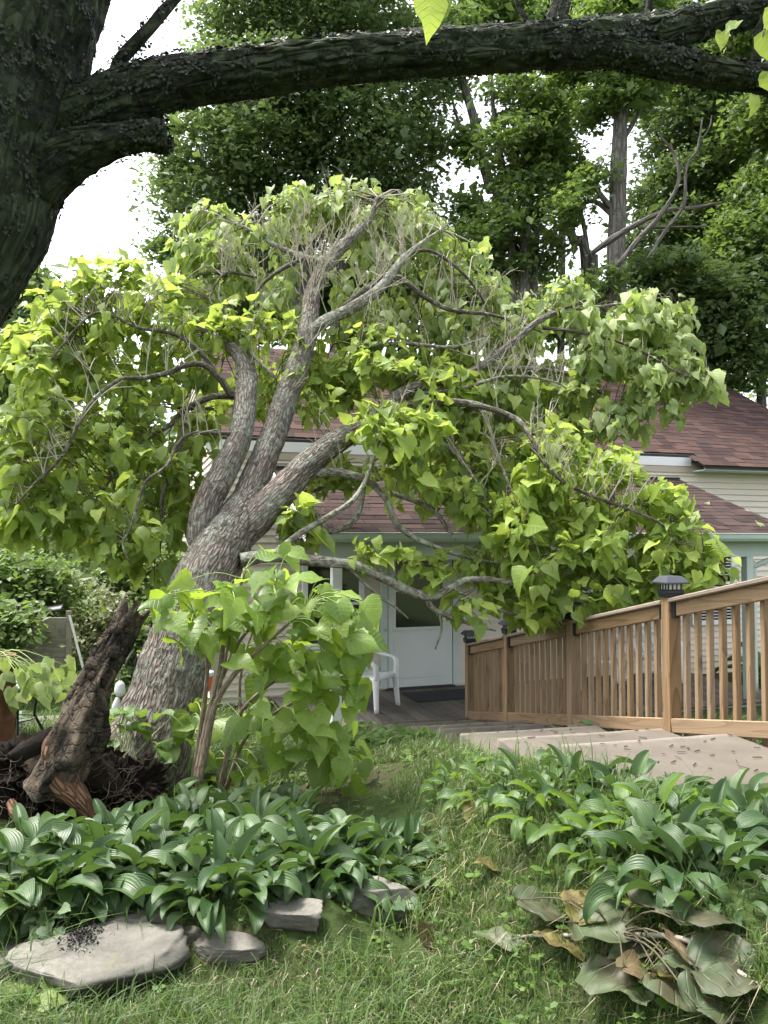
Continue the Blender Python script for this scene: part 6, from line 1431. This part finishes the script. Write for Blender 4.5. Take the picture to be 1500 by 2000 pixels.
def weeds(n, region, size, mat, name, label, seedv, hgt=.05):
    rg = np.random.default_rng(seedv); X, Y = region(rg, n * 2); q = (X - P1[0]) * ND[0] + (Y - P1[1]) * ND[1]
    dens = fbm(np.stack([X * 2.1, Y * 2.1, 0 * X + 12.], -1), 2); ok = (q > 1.22) & (rg.random(len(X)) < np.clip(.4 + dens, 0, 1)); X, Y = X[ok][:n], Y[ok][:n]; mb = MB()
    k = len(X); Z = ground_z(X, Y) + rg.uniform(.3, 1.2, k) * hgt
    for i in range(k):
        for j in range(3):
            a = j * 2.094 + rg.uniform(0, 1.5); s = size * rg.uniform(.6, 1.3); c, d = math.cos(a), math.sin(a); t = rg.uniform(-.2, .5)
            p = np.array([X[i], Y[i], Z[i]]); D = np.array([c, d, t]); S = np.array([-d, c, rg.uniform(-.3, .3)])
            mb.add([p, p + D * s * .5 + S * s * .42, p + D * s * .95 + S * s * .3, p + D * s * 1.0 - S * s * .3, p + D * s * .5 - S * s * .42], [[0, 1, 2, 3]], [[0, 3, 4]])
    tag(mb.build(name, M[mat], smooth=False), label, 'weeds', kind='stuff')
weeds(2600, reg_front, .022, 'clover', 'clover', 'small clover and sorrel leaves scattered through the lawn', 5)
weeds(420, lambda rg, n: (rg.uniform(-.9, 1.1, n), rg.uniform(5.9, 8.6, n)), .07, 'clover', 'broad_weeds', 'broad leaved weeds along the porch edge', 6, .10)
weeds(260, reg_front, .045, 'clover', 'lawn_weeds', 'scattered broad weed leaves in the lawn', 9, .05)
# a few fallen green leaves and twigs lie on the roof, treads and lawn
fl = 0
def lying(p, nrm, s, mat, label):
    V, Q, A = crumpled(50 + lying.k, .12, .3); lying.k += 1
    x = unit(rvec()); o = MB().add((V - np.array([.45, 0, 0])) * s, Q, None, A).build('fallen_leaf', M[mat], None, TR(p, frame(x, nrm)))
    tag(o, label, 'leaf', 'fallen leaves')
lying.k = 0
lying(np.array(hp(4.15, .15, pz(.15) + .035)), pn, .16, 'leaf_pale', 'pale leaf lying near the top of the porch roof')
lying(np.array(hp(4.5, 1.25, pz(1.25) + .03)), pn, .09, 'leaf_pale', 'small leaf lying in the middle of the porch roof')
lying(np.array(hp(4.62, 2.1, pz(2.1) + .035)), pn, .17, 'leaf_pale', 'pale leaf lying just above the porch gutter')
lying(gpos(960, 1705) + [0, 0, .03], (0, 0, 1), .17, 'leaf_yellowing', 'pale yellow green leaf lying on the bare path')
lying(gpos(925, 1610) + [0, 0, .05], (.3, -.5, .8), .15, 'leaf_yellowing', 'faded leaf lying at the foot of the right bed')
lying(gpos(835, 1850) + [0, 0, .06], (.6, -.6, .5), .10, 'leaf_dry', 'thin pale leaf standing in the lawn grass')
db = MB()
for k in range(260):
    s_, q_ = RNG.uniform(-.6, 5.5), RNG.uniform(.1, 1.1); kk = math.floor((s_ - .05) / .78); zt = (-.6 if s_ < .05 else zline(.05 + (kk + .5) * .78) + .035) + .006
    p = rl(s_, q_, zt); a = RNG.uniform(0, 6.3); L = RNG.uniform(.008, .03); d = np.array([math.cos(a), math.sin(a), 0]); n2 = np.array([-d[1], d[0], 0])
    db.add([p - d * L - n2 * .003, p + d * L - n2 * .003, p + d * L + n2 * .004 + [0, 0, .005], p - d * L + n2 * .004 + [0, 0, .004]], [[0, 1, 2, 3]])
tag(db.build('bark_litter', M['soil'], smooth=False), 'bits of bark and twig scattered over the concrete treads', 'litter', kind='stuff')
